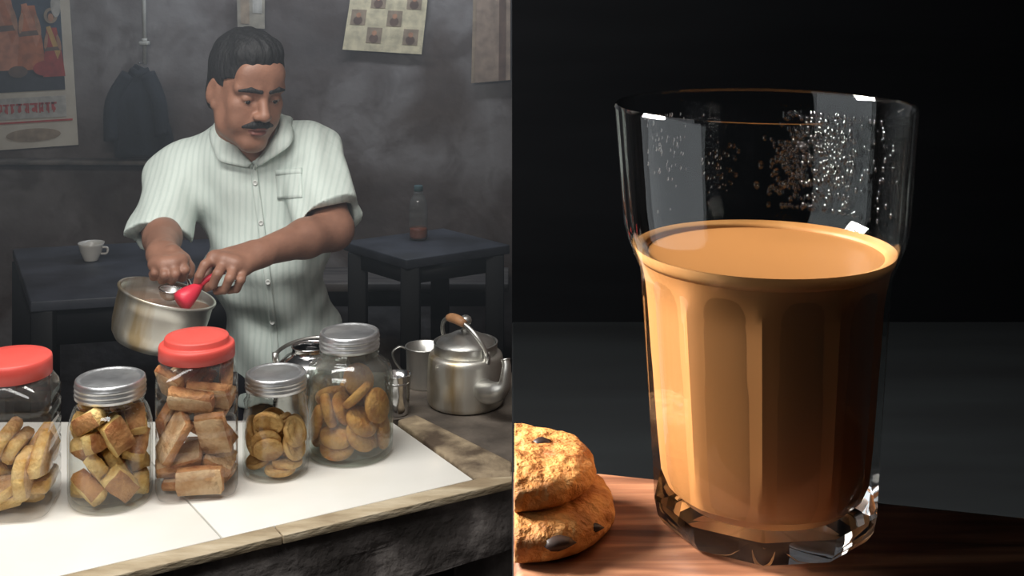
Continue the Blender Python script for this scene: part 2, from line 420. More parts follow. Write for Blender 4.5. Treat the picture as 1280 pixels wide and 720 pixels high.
# large picture calendar: generic group of robed figures on blue, caption strip, pale foot
pc = {k: print_mat(k, S(*c)) for k, c in dict(blue=(58, 72, 88), deep=(48, 50, 58), orange=(176, 104, 66), salmon=(186, 122, 92), red=(160, 58, 50),
      cream=(204, 192, 170), yellow=(190, 150, 84), grey=(120, 116, 112), green=(110, 112, 84), pale=(170, 166, 158), caption=(176, 66, 60), skin=(172, 126, 98), brown=(104, 82, 70), tan=(150, 132, 112), lilac=(116, 116, 140)).items()}
t, sh = wall_card('picture_calendar', 'large colourful picture calendar of robed figures with red caption strip', 'calendar', [(-92, -110), (80, -110), (98, 181), (-74, 193)], M['paper'])
sh('picture_print', rect(.03, .02, .93, .76), .0015, pc['blue'])
sh('ground_print', rect(.03, .66, .93, .76), .002, pc['deep'])
# five seated and standing robed figures, each of robe, shawl, arms, face, hair and a pale halo
figs = [(.12, .50, .95, 'yellow', 'red'), (.33, .47, 1.1, 'lilac', 'yellow'), (.52, .44, 1.2, 'salmon', 'orange'), (.70, .47, 1.05, 'orange', 'salmon'), (.86, .55, .8, 'red', 'yellow')]
dd = .0024
for fx_, fy_, s_, robe, shawl in figs:
    for pn, poly, k in (('halo_print', oval(fx_, fy_-.135*s_, .062*s_, .042*s_), 'tan'),
            ('robe_print', [(fx_-.045*s_, fy_-.07*s_), (fx_+.045*s_, fy_-.07*s_), (fx_+.085*s_, fy_+.08*s_), (fx_+.10*s_, fy_+.19*s_), (fx_-.10*s_, fy_+.19*s_), (fx_-.08*s_, fy_+.08*s_)], robe),
            ('shawl_print', [(fx_-.05*s_, fy_-.075*s_), (fx_-.01*s_, fy_-.08*s_), (fx_+.07*s_, fy_+.06*s_), (fx_+.04*s_, fy_+.10*s_)], shawl),
            ('sash_print', [(fx_-.07*s_, fy_+.035*s_), (fx_+.07*s_, fy_+.030*s_), (fx_+.075*s_, fy_+.050*s_), (fx_-.075*s_, fy_+.055*s_)], 'brown'),
            ('arm_print', oval(fx_-.055*s_, fy_+.00*s_, .016*s_, .045*s_, 12, .3), 'skin'), ('arm_print', oval(fx_+.060*s_, fy_+.01*s_, .016*s_, .045*s_, 12, -.3), 'skin'),
            ('hair_print', oval(fx_, fy_-.135*s_, .034*s_, .026*s_), 'deep'), ('face_print', oval(fx_, fy_-.125*s_, .026*s_, .022*s_), 'skin')):
        sh(pn, poly, dd, pc[k]); dd += .0001
for cu, cv, ru, rv, k in ((.80, .665, .09, .032, 'red'), (.60, .675, .07, .025, 'brown'), (.38, .68, .08, .022, 'grey'), (.20, .68, .07, .025, 'orange'), (.90, .40, .035, .05, 'pale'), (.10, .34, .05, .03, 'pale'), (.08, .70, .05, .02, 'green')):
    sh('ornament_print', oval(cu, cv, ru, rv), dd, pc[k]); dd += .0001
sh('caption_print', rect(.28, .785, .93, .875), .002, pc['pale'])
u = .32
while u < .86:                                          # unreadable red lettering: a head line with hanging strokes
    w = random.uniform(.03, .06); sh('letter_stroke', rect(u, .81, u+w, .818), .003, pc['caption'])
    for _ in range(2):
        q = u+random.uniform(0, w*.8); sh('letter_stroke', rect(q, .81, q+.010, .81+random.uniform(.03, .045)), .003, pc['caption'])
    sh('letter_stroke', oval(u+w*.5, .838, w*.3, .010, 8), .0032, pc['caption'])
    u += w+.008
sh('rule_print', rect(.03, .885, .97, .893), .002, pc['caption'])
sh('foot_print', oval(.2, .95, .14, .035), .002, pc['green']); sh('foot_print', oval(.68, .945, .2, .028), .002, pc['tan'])
# cream calendar with a chequer of little portraits
t, sh = wall_card('portrait_calendar', 'cream wall calendar with a chequer of small brown portraits', 'calendar', [(447, -60), (541, -60), (527, 68), (428, 62)], print_mat('calendar_cream', S(206, 194, 162)))
for r in range(5):
    for c in range(4):
        if (r+c) % 2 == 1:
            u0 = .045+c*.232; v0 = .06+r*.175
            sh('portrait_print', rect(u0, v0, u0+.19, v0+.155), .0015, pc['tan'])
            sh('portrait_figure', oval(u0+.095, v0+.11, .06, .045, 10), .0022, pc['brown']); sh('portrait_figure', oval(u0+.095, v0+.055, .032, .026, 10), .0026, pc['skin'])
# brown poster with a darker upright band
t, sh = wall_card('brown_poster', 'faded brown poster with a darker upright band by the side wall', 'poster', [(593, -70), (638, -72), (638, 100), (589, 104)], print_mat('poster_brown', S(150, 130, 114)))
sh('band_print', rect(.70, 0, .88, 1), .0015, pc['brown']); sh('margin_print', rect(0, 0, .08, 1), .0016, pc['tan'])
# small pale paper above the man's head
t, sh = wall_card('paper_notice', 'small faded paper notice pinned above the man', 'paper', [(296, -12), (331, -12), (331, 36), (297, 34)], print_mat('notice', S(150, 142, 128)))
sh('notice_print', rect(.12, .1, .44, .9), .0015, pc['tan']); sh('notice_print', rect(.56, .1, .9, .6), .0015, pc['pale'])
# white conduit pipe with its clamp
pa = U(178, -120, WALL_Y-.04); pb = U(181, 80, WALL_Y-.04)
t = thing('conduit_pipe', 'thin white conduit pipe running down the wall above the dark jacket', 'pipe', (pb.x, pb.y, pb.z))
obj('pipe', MB().tube([pa-pb, Vector((0, 0, 0))], .008, 12), M['white_paint'], t)
obj('clamp', MB().box(((pa-pb)*.13), (.034, .03, .014)), M['white_paint'], t, bevel=.003)
obj('coupling', MB().tube([(pa-pb)*.135, (pa-pb)*.16], .0105, 12), M['white_paint'], t)
# dark jacket hanging from a nail
def jacket():
    base = U(176, 196, WALL_Y-.08)
    t = thing('hanging_jacket', 'dark blue jacket hanging from a nail on the wall', 'jacket', base)
    n, k = 28, 16; v = []; f = []
    sil = [(-.02, -.02, 80), (-.05, .035, 92), (-.10, .06, 120), (-.105, .10, 150), (-.10, .12, 175), (-.095, .115, 194)]
    rows = spline([(a, b, y) for a, b, y in sil], 4)
    for ri, (a, b, y) in enumerate(rows):
        z = U(176, y, WALL_Y-.08).z-base.z
        for i in range(n):
            s = 2*PI*i/n; w = (b-a)/2; cx = (a+b)/2
            fold = 1+.16*math.sin(5*s+ri*.15)+.09*math.sin(9*s-ri*.3)
            v.append((cx+w*math.cos(s), -.0+(.012+.03*min(1, ri/8))*math.sin(s)*fold, z+.006*math.sin(3*s)*(ri == len(rows)-1)))
    R = len(rows)
    for r in range(R-1):
        for i in range(n):
            j = (i+1) % n; f.append((r*n+i, r*n+j, (r+1)*n+j, (r+1)*n+i))
    f.append(tuple(range(n))); f.append(tuple((R-1)*n+i for i in range(n-1, -1, -1)))
    obj('jacket_body', MB().add(v, f), M['cloth'], t)
    zt = U(176, 92, WALL_Y-.08).z-base.z
    obj('sleeve', MB().tube(spline([(.03, -.02, zt), (.075, -.035, zt-.10), (.085, -.035, zt-.22)], 5), [.028]*11, 12), M['cloth'], t)
    obj('sleeve', MB().tube(spline([(-.04, -.02, zt), (-.095, -.03, zt-.10), (-.10, -.03, zt-.24)], 5), [.026]*11, 12), M['cloth'], t)
    obj('collar', MB().tube([(-.03, -.015, zt+.012), (0, -.03, zt+.0), (.035, -.015, zt+.012)], .014, 10), M['cloth'], t)
    obj('nail', MB().tube([(0, .06, zt+.035), (0, -.02, zt+.04)], .003, 8), M['steel'], t)
jacket()

# ------------------------------------------------------------------ cup and bottle on the back tables
p = G(114, 326, TZ)
t = thing('tea_cup', 'small white ceramic cup standing alone on the long black table', 'cup', p)
obj('bowl', MB().lathe([(0, .004), (.018, .004), (.020, 0), (.022, .004), (.026, .014), (.033, .030), (.037, .048), (.040, .056), (.0385, .056), (.035, .047), (.030, .028), (.022, .014), (0, .010)], 36), M['ceramic'], t)
obj('handle', MB().tube(spline([(.034, 0, .042), (.050, 0, .040), (.048, 0, .024), (.030, 0, .022)], 5), .0035, 8), M['ceramic'], t)
obj('foot', MB().lathe([(0, 0), (.018, 0), (.0185, .004), (0, .004)], 28), M['ceramic'], t)
p = G(523, 299, TZ)
t = thing('plastic_bottle', 'clear plastic bottle with a little reddish drink on the square table', 'bottle', p)
bp_ = [(0, .004), (.022, 0), (.029, .003), (.031, .012), (.031, .03), (.0295, .034), (.031, .038), (.031, .06), (.0295, .064), (.031, .068), (.031, .09), (.0295, .094), (.031, .098), (.030, .115), (.024, .135), (.016, .148), (.0125, .155), (.0125, .168)]
obj('bottle_body', MB().lathe(bp_, 32), M['bottle_pet'], t)
obj('drink', MB().lathe([(0, .005), (.027, .006), (.0295, .013), (.0295, .033), (.0285, .038), (0, .038)], 28), M['orange_drink'], t)
obj('bottle_cap', MB().lathe([(.0145, .160), (.0148, .162), (.0148, .176), (.013, .178), (0, .178)], 28), print_mat('bottle_cap', S(74, 96, 98)), t)
obj('neck_ring', MB().lathe([(.013, .152), (.017, .153), (.017, .1555), (.013, .157)], 28), M['bottle_pet'], t)

# ------------------------------------------------------------------ cooking pot held over the counter
POT_Y = 2.17
rimc = U(209, 367, POT_Y)
TILT = math.radians(15)
R_P, H_P = .088, .098
rotp = Euler((math.radians(-3), TILT, 0)).to_matrix()
pbase = rimc-rotp @ Vector((0, 0, H_P*.93))
pot = thing('cooking_pot', 'used aluminium cooking pot of milky tea tilted over the jars', 'pot', pbase, (math.radians(-3), TILT, 0)); pot.scale = (.93, .93, .93)
obj('pot_body', MB().lathe([(0, 0), (.055, .001), (.070, .006), (.079, .018), (.0835, .038), (.0855, .07), (.0862, .094), (.0895, .0955), (.0905, .098), (.0895, .1), (.0845, .0995), (.0835, .07), (.0815, .038), (.077, .020), (.068, .009), (.055, .004), (0, .004)], 72), M['alu_used'], pot)
inv = rotp.transposed()
v = []; n = 48
for i in range(n):
    a = 2*PI*i/n; c, s = math.cos(a), math.sin(a)
    z = .070; r = .0832
    zz = z+math.tan(TILT)*c*r*.8; rr = .0813+.0022*min(1, max(0, (zz-.038)/.032)) if zz > .038 else .0775+.004*max(0, (zz-.02)/.018)
    v.append((rr*c, rr*s, zz))
v.append((0, 0, .070))
obj('milky_tea', MB().add(v, [(i, (i+1) % n, n) for i in range(n)]), M['milk_tea'], pot)
# tea strainer with red plastic cup and handle
s0 = U(237, 368, POT_Y-.035)
st = thing('tea_strainer', 'red plastic tea strainer with wire hoop held in the pot', 'strainer', s0)
hd = U(258, 350, 2.155)-s0
ax = hd.normalized()
rm = Vector((0, 0, 1)).rotation_difference(ax).to_matrix()
cupm = MB().lathe([(0, -.019), (.011, -.019), (.0150, -.016), (.0158, -.010), (.0135, .000), (.0105, .009), (.0065, .017), (.005, .021), (0, .021)], 20)
cupm.v = [tuple(rm @ (Vector(q)*1.15)) for q in cupm.v]
obj('strainer_cup', cupm, M['red2'], st)
obj('handle', MB().tube(spline([ax*.012, hd*.55, hd+Vector((.004, 0, .003)), hd+Vector((.030, .004, .014))], 5), [.0065]*4+[.005]*12, 10), M['red2'], st)
hoop_c = U(214, 362, POT_Y-.02)-s0
hp = [hoop_c+Vector((.020*math.cos(a), .020*math.sin(a), -.004*math.cos(a))) for a in [2*PI*i/28 for i in range(29)]]
obj('wire_hoop', MB().tube(hp, .0013, 6), M['steel'], st)
obj('wire_arm', MB().tube([hoop_c+Vector((.020, 0, -.004)), Vector((-.010, 0, -.004))], .0014, 6), M['steel'], st)
mesh_b = MB().lathe([(.020, 0), (.018, -.009), (.011, -.016), (0, -.018)], 24, c=hoop_c)
obj('mesh_bowl', mesh_b, M['alu'], st)
# pot tongs in the other hand
g0_ = U(186, 336, 2.20); g1_ = U(214, 338, 2.21); g2_ = U(236, 352, 2.215)
tg = thing('pot_tongs', 'steel pot tongs gripping the rim of the cooking pot', 'tongs', g2_)
for k, off in ((0, Vector((0, 0, .005))), (1, Vector((0, .004, -.006)))):
    obj('tong_arm', MB().tube(spline([g0_-g2_+off*1.6, g1_-g2_+off, (g1_-g2_)*.45+off*.4, Vector((0, 0, 0)), Vector((.006, -.018 if k else -.012, -.012-.010*k))], 5), .0038, 8, flat=.7), M['steel'], tg)
obj('rivet', MB().tube([(g1_-g2_)*.35+Vector((0, -.007, 0)), (g1_-g2_)*.35+Vector((0, .007, 0))], .005, 12), M['steel'], tg)

# ------------------------------------------------------------------ jars on the tiles
def ring_rows(prof, ribs):
    return prof
def glass_jar(name, label, p, R, H, rn, rl, lid_h, m, group=None, ridges=3):
    """round glass jar with a screwed tin lid; R body, rn neck, rl lid radius, H full height with lid"""
    t = thing(name, label, 'jar', p, group=group)
    zs = H-lid_h*.92                                   # neck top
    sh_ = zs-.020
    w = .0028
    out = [(0, .0015), (R*.80, .0015), (R*.86, 0), (R*.94, .002), (R*.985, .008), (R, .018), (R, sh_-.030), (R*.985, sh_-.018), (R*.93, sh_-.006), (rn+.005, sh_+.003), (rn, sh_+.008), (rn, sh_+.010), (rn+.0012, sh_+.012), (rn, sh_+.014), (rn, zs)]
    inn = [(rn-w, zs), (rn-w, sh_+.008), (rn+.003-w, sh_+.001), (R*.92-w, sh_-.010), (R-w, sh_-.030), (R-w, .018), (R*.95-w, .010), (R*.8, .007), (0, .006)]
    obj('glass_body', MB().lathe(out+inn, 64), m, t)
    lid = [(rl*.93, H-lid_h), (rl, H-lid_h+.001)]
    for i in range(ridges):
        z = H-lid_h+.004+(lid_h-.010)*i/max(1, ridges-.4); lid += [(rl, z), (rl*1.02, z+.0012), (rl, z+.0024)]
    lid += [(rl, H-.004), (rl*.985, H-.0012), (rl*.95, H), (rl*.90, H-.0005), (rl*.87, H-.0022), (rl*.82, H-.0022), (rl*.78, H-.0012), (0, H-.0008)]
    lid += [(0, H-.004), (rl*.93, H-.005), (rl*.93, H-lid_h)]
    obj('lid', MB().lathe(lid, 72), M['lid_steel'], t)
    return t
def pet_jar(name, label, p, half, H, rl, rz, m_lid, step=True):
    """squarish clear plastic jar with embossed bands and a red two-step screw lid"""
    t = thing(name, label, 'jar', p, (0, 0, rz))
    lid_h = .030; zn = H-lid_h*.7; zs = H-lid_h-.020
    def sq(pw):
        return lambda a: (abs(math.cos(a))**pw+abs(math.sin(a))**pw)**(-1/pw)
    prof = [(0, .004, 2), (half*.75, .003, 3), (half*.86, 0, 4.5), (half*.95, .003, 5.5), (half, .012, 5.5)]
    nb = 5
    for i in range(nb):
        z = .030+(zs-.052)*i/(nb-1)
        prof += [(half, z-.004, 5.5), (half*.955, z-.0012, 5.5), (half*.955, z+.0012, 5.5), (half, z+.004, 5.5)]
    prof += [(half, zs-.008, 5.5), (half*.97, zs+.002, 5), (half*.90, zs+.012, 3.5), (rl*.93, zs+.019, 2.2), (rl*.90, zs+.021, 2), (rl*.90, zn, 2)]
    wv = {k: q[2] for k, q in enumerate(prof)}
    band = MB().lathe([(r, z) for r, z, q in prof], 80, rad=lambda a, k: sq(wv[k])(a))
    obj('plastic_body', band, m_lid[1], t)
    z0 = H-lid_h
    if not step: obj('lid', MB().lathe([(rl*.95, z0), (rl, z0+.001), (rl*1.0, H-.010), (rl*.985, H-.006), (rl*.95, H-.0045), (rl*.6, H-.004), (0, H-.004), (0, z0+.012), (rl*.95, z0+.012), (rl*.95, z0)], 72), m_lid[0], t)
    else: obj('lid', MB().lathe([(rl*.95, z0), (rl, z0+.001), (rl*1.0, z0+.016), (rl*.985, z0+.019), (rl*.95, z0+.0205), (rl*.86, z0+.0205), (rl*.845, z0+.022), (rl*.845, H-.002), (rl*.82, H), (rl*.60, H-.0005), (0, H-.0005), (0, z0+.012), (rl*.95, z0+.012), (rl*.95, z0)], 72), m_lid[0], t)
    # seal film crinkled below the lid
    obj('lid_seal', MB().lathe([(rl*.97, z0-.007), (rl*.985, z0-.003), (rl*.96, z0+.002)], 60, rad=lambda a, k: 1+.012*math.sin(17*a)*(k == 0)), m_lid[2], t)
    return t
SEAL = print_mat('seal_film', S(214, 206, 200))
JA = G(15, 633, CT); JB = G(138, 624, CT); JC = G(246, 608, CT); JD = G(345, 589, CT); JE = G(437, 565, CT)
pet_jar('plastic_jar', 'clear plastic jar with flat red lid half full of pale wedge rusks', JA, .0575, .208, .052, math.radians(8), (M['red'], M['pet'], M['pet']), step=False)
glass_jar('glass_jar', 'glass jar with tin lid packed with chunky yellow rusk pieces', JB, .0565, .168, .044, .047, .026, M['glass'])
pet_jar('plastic_jar', 'tall clear plastic jar with stepped red lid filled with brown toast rusks', JC, .0560, .212, .0525, math.radians(14), (M['red'], M['pet'], M['pet']))
glass_jar('glass_jar', 'small glass jar with tin lid holding thin round biscuits', JD, .0475, .144, .041, .0435, .024, M['glass'])
glass_jar('glass_jar', 'wide greenish glass jar with tin lid holding domed golden cookies', JE, .0650, .182, .043, .0445, .026, M['glass_green'])

# baked pieces: meshes
def blob_box(name, d, m, r=.25, jit=.0, seed=0, m2=None):
    rr = random.Random(seed); bm = bmesh.new(); bmesh.ops.create_cube(bm, size=1)
    bmesh.ops.subdivide_edges(bm, edges=bm.edges, cuts=2, use_grid_fill=True)
    for v in bm.verts:
        c = v.co*2; l = max(abs(c.x), abs(c.y), abs(c.z)); s = c.length
        q = c*(1-r+r*l/s*1.2)
        v.co = Vector((q.x*d[0]/2*(1+rr.uniform(-jit, jit)), q.y*d[1]/2*(1+rr.uniform(-jit, jit)), q.z*d[2]/2*(1+rr.uniform(-jit, jit))))
    me = bpy.data.meshes.new(name); bm.to_mesh(me); bm.free(); me.materials.append(m)
    for p_ in me.polygons: p_.use_smooth = True
    if m2:
        me.materials.append(m2)
        for p_ in me.polygons: p_.material_index = 1 if abs(p_.normal.z) > .7 else 0
    return me
def wedge_mesh(name, m, m2, seed=0):
    rr = random.Random(seed)
    pts = [(-.034, -.016), (.0, -.021), (.032, -.017), (.036, -.006), (.020, .016), (.004, .022), (-.016, .018), (-.034, .002)]
    pts = [(x*(1+rr.uniform(-.1, .1)), y*(1+rr.uniform(-.1, .1))) for x, y in pts]
    mb = MB(); n = len(pts); h = .0085
    v = [(x*.9, y*.88, -h) for x, y in pts]+[(x, y, -h*.5) for x, y in pts]+[(x, y, h*.5) for x, y in pts]+[(x*.9, y*.88, h) for x, y in pts]
    f = [tuple(range(n-1, -1, -1)), tuple(range(3*n, 4*n))]
    mb.add(v, f, 0)
    mb.add([], [])
    for r in range(3):
        for i in range(n):
            j = (i+1) % n; mb.f.append((r*n+i, r*n+j, (r+1)*n+j, (r+1)*n+i)); mb.m.append(1)
    me = mb.mesh(name); me.materials.append(m); me.materials.append(m2); return me
def disc_mesh(name, r, h, m, dome=0.0, ring=True, m2=None):
    pr = [(0, -h/2), (r*.92, -h/2), (r, -h*.2), (r, h*.15), (r*.95, h/2)]
    if ring: pr += [(r*.80, h/2), (r*.76, h/2-.0008), (r*.70, h/2), (r*.3, h/2), (r*.26, h/2-.0006), (0, h/2-.0006)]
    else: pr += [(r*.7, h/2+dome*.6), (r*.35, h/2+dome*.92), (0, h/2+dome)]
    me = MB().lathe(pr, 26).mesh(name); me.materials.append(m)
    return me
PIECES = {
 'A': ('wedge_rusk', [wedge_mesh('wedge_rusk', M['rusk_pale'], M['rusk_yellow'], s) for s in range(3)], 'pale wedge-shaped rusk lying in the plastic jar with flat red lid', 'rusk', 'wedge rusks in the plastic jar'),
 'B': ('rusk_chunk', [blob_box('rusk_chunk', d, M['rusk_yellow'], .3, .10, s, M['rusk_brown']) for s, d in enumerate(((.046, .030, .020), (.040, .026, .022), (.052, .024, .018)))], 'chunky yellow rusk piece packed in the tin-lidded glass jar', 'rusk', 'yellow rusk pieces in the glass jar'),
 'C': ('toast_rusk', [blob_box('toast_rusk', d, M['rusk_brown'], .22, .05, s+9, M['rusk_pale']) for s, d in enumerate(((.068, .042, .014), (.060, .044, .013), (.064, .036, .016)))], 'brown rectangular toast rusk in the tall red-lidded jar', 'rusk', 'toast rusks in the tall jar'),
 'D': ('round_biscuit', [disc_mesh('round_biscuit', .0220, .0075, M['biscuit'])], 'thin round biscuit in the small tin-lidded glass jar', 'biscuit', 'round biscuits in the small jar'),
 'E': ('golden_cookie', [disc_mesh('golden_cookie', .0255, .0105, M['cookie'], .004, False)], 'domed golden cookie in the wide greenish glass jar', 'cookie', 'golden cookies in the wide jar'),
}

# settled lie of every baked piece in its jar: x, y, z, rotation
POSES = {
    'A': [(0.0066,0.0146,0.0156,0.00,0.00,-0.15), (0.0342,0.0107,0.0329,0.00,-0.00,1.67), (0.0065,0.0349,0.0414,0.36,0.47,3.10), (-0.0302,0.0314,0.0430,0.29,-1.04,0.03), (-0.0104,-0.0177,0.0240,-2.65,0.19,-0.58), (-0.0157,-0.0342,0.0341,-0.50,0.15,-3.12), (0.0317,0.0231,0.0678,-2.45,-0.70,1.20), (0.0441,-0.0079,0.0706,-1.46,0.63,-1.54), (-0.0451,0.0018,0.0564,-1.53,-0.05,1.57), (0.0270,-0.0281,0.0584,1.70,0.82,-1.51), (-0.0201,-0.0096,0.0667,-0.45,-0.79,-2.61), (0.0063,-0.0017,0.0804,-2.07,-0.06,-1.51), (-0.0049,-0.0152,0.0951,-1.06,-0.20,1.49)],
    'B': [(-0.0270,-0.0003,0.0180,-0.07,-0.04,3.08), (0.0373,0.0131,0.0211,-1.57,0.06,1.94), (-0.0083,0.0290,0.0224,0.61,-3.04,-0.09), (0.0233,-0.0308,0.0344,1.28,-0.78,-2.34), (-0.0118,0.0281,0.0482,0.12,-0.05,2.30), (-0.0205,-0.0280,0.0285,-0.61,-2.72,-0.59), (-0.0082,-0.0223,0.0494,0.62,0.77,1.44), (0.0270,0.0250,0.0457,-3.00,-0.11,-0.89), (0.0109,-0.0076,0.0520,0.20,1.01,0.68), (-0.0274,-0.0066,0.0708,0.36,-0.71,-2.01), (0.0150,0.0260,0.0731,-0.63,0.27,-1.97), (-0.0169,0.0170,0.0836,-0.83,-0.23,-0.99), (0.0339,0.0024,0.0770,0.41,-0.62,1.65), (-0.0078,-0.0293,0.0910,1.22,-0.08,1.00), (-0.0023,0.0252,0.0950,-0.81,-0.38,-1.10), (0.0191,-0.0326,0.0994,1.11,1.08,0.32), (-0.0384,-0.0014,0.1012,-1.31,0.71,1.70), (0.0135,0.0347,0.1081,-1.04,0.49,-0.27), (-0.0273,0.0117,0.1208,0.35,2.49,-1.57), (0.0334,0.0036,0.1086,0.09,2.43,2.05), (-0.0188,-0.0345,0.1198,1.37,0.50,2.56)],
    'C': [(0.0063,0.0446,0.0299,1.59,0.04,-0.04), (-0.0118,-0.0109,0.0139,0.00,-0.02,0.05), (0.0147,-0.0419,0.0257,1.64,-0.04,0.08), (0.0184,0.0143,0.0286,3.12,0.49,-0.13), (-0.0298,0.0073,0.0276,0.02,0.04,-1.61), (-0.0190,-0.0200,0.0478,-2.70,-0.25,0.10), (0.0293,-0.0255,0.0841,0.22,-1.07,-1.78), (0.0306,0.0045,0.0378,2.68,0.08,-1.51), (-0.0000,-0.0347,0.1323,0.89,-2.97,0.03), (-0.0236,-0.0318,0.0817,2.54,2.09,0.01), (-0.0032,0.0083,0.0779,-0.18,-0.62,-2.11), (0.0294,0.0183,0.0740,0.47,2.48,-1.69), (-0.0376,0.0131,0.0996,-1.40,-0.50,1.27), (-0.0313,-0.0128,0.1465,0.53,2.28,-1.55), (0.0373,0.0164,0.1499,-1.76,0.65,-1.42), (0.0246,0.0122,0.1135,-0.10,2.82,1.41), (0.0215,-0.0197,0.1348,0.94,-3.08,-0.07), (-0.0015,0.0222,0.1256,-0.52,0.89,2.56), (-0.0206,0.0176,0.1509,-0.56,0.10,2.29)],
    'D': [(0.0094,-0.0202,0.0109,-0.00,-0.00,-2.48), (-0.0019,0.0223,0.0146,-2.99,0.10,-0.28), (-0.0230,0.0010,0.0185,-0.40,-0.08,1.98), (0.0184,-0.0127,0.0189,-3.14,0.01,-1.14), (0.0285,-0.0144,0.0435,-1.11,0.45,-1.80), (0.0104,0.0010,0.0554,-0.15,-0.78,-0.34), (0.0189,0.0111,0.0268,0.03,0.01,-3.00), (0.0072,0.0085,0.0345,0.00,0.03,2.03), (-0.0089,0.0336,0.0421,1.21,-0.89,0.55), (-0.0106,0.0289,0.0590,-0.92,1.19,-2.27), (-0.0062,-0.0273,0.0415,-1.00,-0.25,-0.00), (-0.0335,0.0014,0.0432,-1.90,0.26,1.44), (0.0293,-0.0146,0.0630,0.80,-1.01,1.80), (0.0267,0.0227,0.0528,-1.45,-0.19,-0.89), (-0.0095,-0.0249,0.0519,-0.88,-0.62,-0.29), (-0.0224,-0.0008,0.0593,-1.22,-0.47,-1.78), (0.0017,0.0075,0.0667,0.06,0.79,2.67), (-0.0058,-0.0291,0.0800,0.43,2.14,-1.12), (0.0042,0.0055,0.0588,0.79,-0.01,-2.11), (-0.0310,-0.0026,0.0601,0.11,1.25,0.07)],
    'E': [(-0.0151,0.0036,0.0124,0.00,0.00,0.82), (-0.0143,-0.0332,0.0197,0.32,0.07,0.00), (0.0219,0.0002,0.0204,-0.20,-0.31,-2.13), (0.0237,0.0298,0.0255,0.12,-0.62,-2.06), (0.0506,-0.0033,0.0326,0.89,1.44,0.83), (-0.0110,0.0352,0.0326,-0.52,0.46,1.78), (-0.0148,-0.0327,0.0358,0.05,0.30,-0.95), (-0.0387,0.0086,0.0280,-0.39,-0.77,0.71), (0.0214,-0.0330,0.0371,-0.65,-0.51,-2.73), (-0.0479,-0.0099,0.0482,-0.28,1.28,3.06), (0.0311,0.0175,0.0541,-0.07,0.42,1.93), (0.0015,0.0507,0.0737,0.53,-1.75,1.00), (-0.0247,0.0295,0.0555,2.65,-0.37,-0.26), (-0.0271,-0.0280,0.0724,-2.02,0.75,1.31), (-0.0076,-0.0088,0.0682,0.74,0.88,0.61), (0.0139,-0.0240,0.0940,-2.36,-0.09,-1.73), (0.0439,-0.0232,0.0781,-1.23,-2.42,0.86), (0.0281,0.0218,0.0724,2.77,-0.31,-0.03), (0.0220,-0.0317,0.0573,0.51,-0.51,1.75), (0.0095,0.0320,0.0974,-0.43,1.00,-1.36), (-0.0299,0.0244,0.0765,2.54,-0.42,-0.19)],
}
JPOS = dict(A=JA, B=JB, C=JC, D=JD, E=JE)
for key, rows in POSES.items():
    nm, meshes, lab, cat, grp = PIECES[key]
    for i, (x, y, z, a, b, c) in enumerate(rows):
        o = bpy.data.objects.new(nm, meshes[i % len(meshes)]); COL.objects.link(o)
        o.location = JPOS[key]+Vector((x, y, z)); o.rotation_euler = (a, b, c)
        tag(o, lab, cat, grp)
        if z == max(r[2] for r in rows): o['label'] = lab+', topmost of its pile'

# ------------------------------------------------------------------ metal ware on the dark end of the counter
# kettle
KP = G(582, 504, CT-.002)
ket = thing('aluminium_kettle', 'stained aluminium kettle with lid, bail handle and curved spout', 'kettle', KP)
obj('kettle_body', MB().lathe([(0, 0), (.056, 0), (.0615, .003), (.064, .010), (.0638, .05), (.0625, .074), (.0615, .080), (.0595, .084), (.054, .0865), (.050, .0865), (.050, .084), (.057, .082), (.060, .076), (.061, .05), (.061, .012), (0, .006)], 72), M['alu_used'], ket)
obj('collar_ring', MB().lathe([(.0500, .084), (.0525, .086), (.0530, .101), (.0540, .103), (.0520, .1035), (.0505, .101), (.0495, .086), (.0500, .084)], 64), M['alu'], ket)
lid = obj('lid', MB().lathe([(.0495, .0985), (.0495, .101), (.047, .104), (.039, .1085), (.030, .1125), (.020, .1175), (.014, .120), (0, .1215)], 56), M['alu'], ket)
obj('lid_knob', MB().lathe([(0, .119), (.008, .1205), (.006, .127), (.0055, .130), (.009, .133), (.0105, .138), (.009, .143), (.005, .146), (0, .147)], 28), M['alu'], lid)
LA = math.radians(-52)                                  # axis of the two lugs
ld = Vector((math.cos(LA), math.sin(LA), 0)); pd = Vector((math.sin(-LA)*-1, math.cos(LA), 0)); pd = Vector((-ld.y, ld.x, 0))
for s in (-1, 1):
    q = ld*(s*.0560)
    obj('lug', MB().tube([q+Vector((0, 0, .072)), q*1.07+Vector((0, 0, .090)), q*1.07+Vector((0, 0, .100))], .0055, 10, flat=.6), M['alu'], ket)
arch = []
for i in range(25):
    a = PI*i/24
    arch.append(ld*(.061*math.cos(a))-pd*(.020*math.sin(a))+Vector((0, 0, .094+.050*math.sin(a))))
obj('bail_handle', MB().tube(arch, .0036, 10), M['alu'], ket)
obj('wooden_grip', MB().tube(arch[9:16], [.006, .0075, .008, .008, .008, .0075, .006], 12), M['grip'], ket)
sp0 = U(608, 490, 2.068)-KP; sp1 = U(620, 490, 2.048)-KP; sp2 = U(630, 482, 2.04)-KP; sp3 = U(633.5, 463, 2.04)-KP; sp4 = U(632, 449, 2.045)-KP
path = spline([sp0+Vector((-.008, .02, 0)), sp0, sp1, sp2, sp3, sp4], 6)
rad = [float(np.interp(i/(len(path)-1), [0, .25, .45, .65, .85, 1], [.018, .0185, .0155, .0095, .0070, .0065])) for i in range(len(path))]
path = [Vector((min(q[0], -KP.x-.0015-r_), q[1], q[2])) for q, r_ in zip(path, rad)]
obj('spout', MB().tube(path, rad, 20), M['alu'], ket)
obj('spout_lip', MB().tube([path[-2], path[-1]+(path[-1]-path[-2])*.4], .0078, 16), M['alu'], ket)
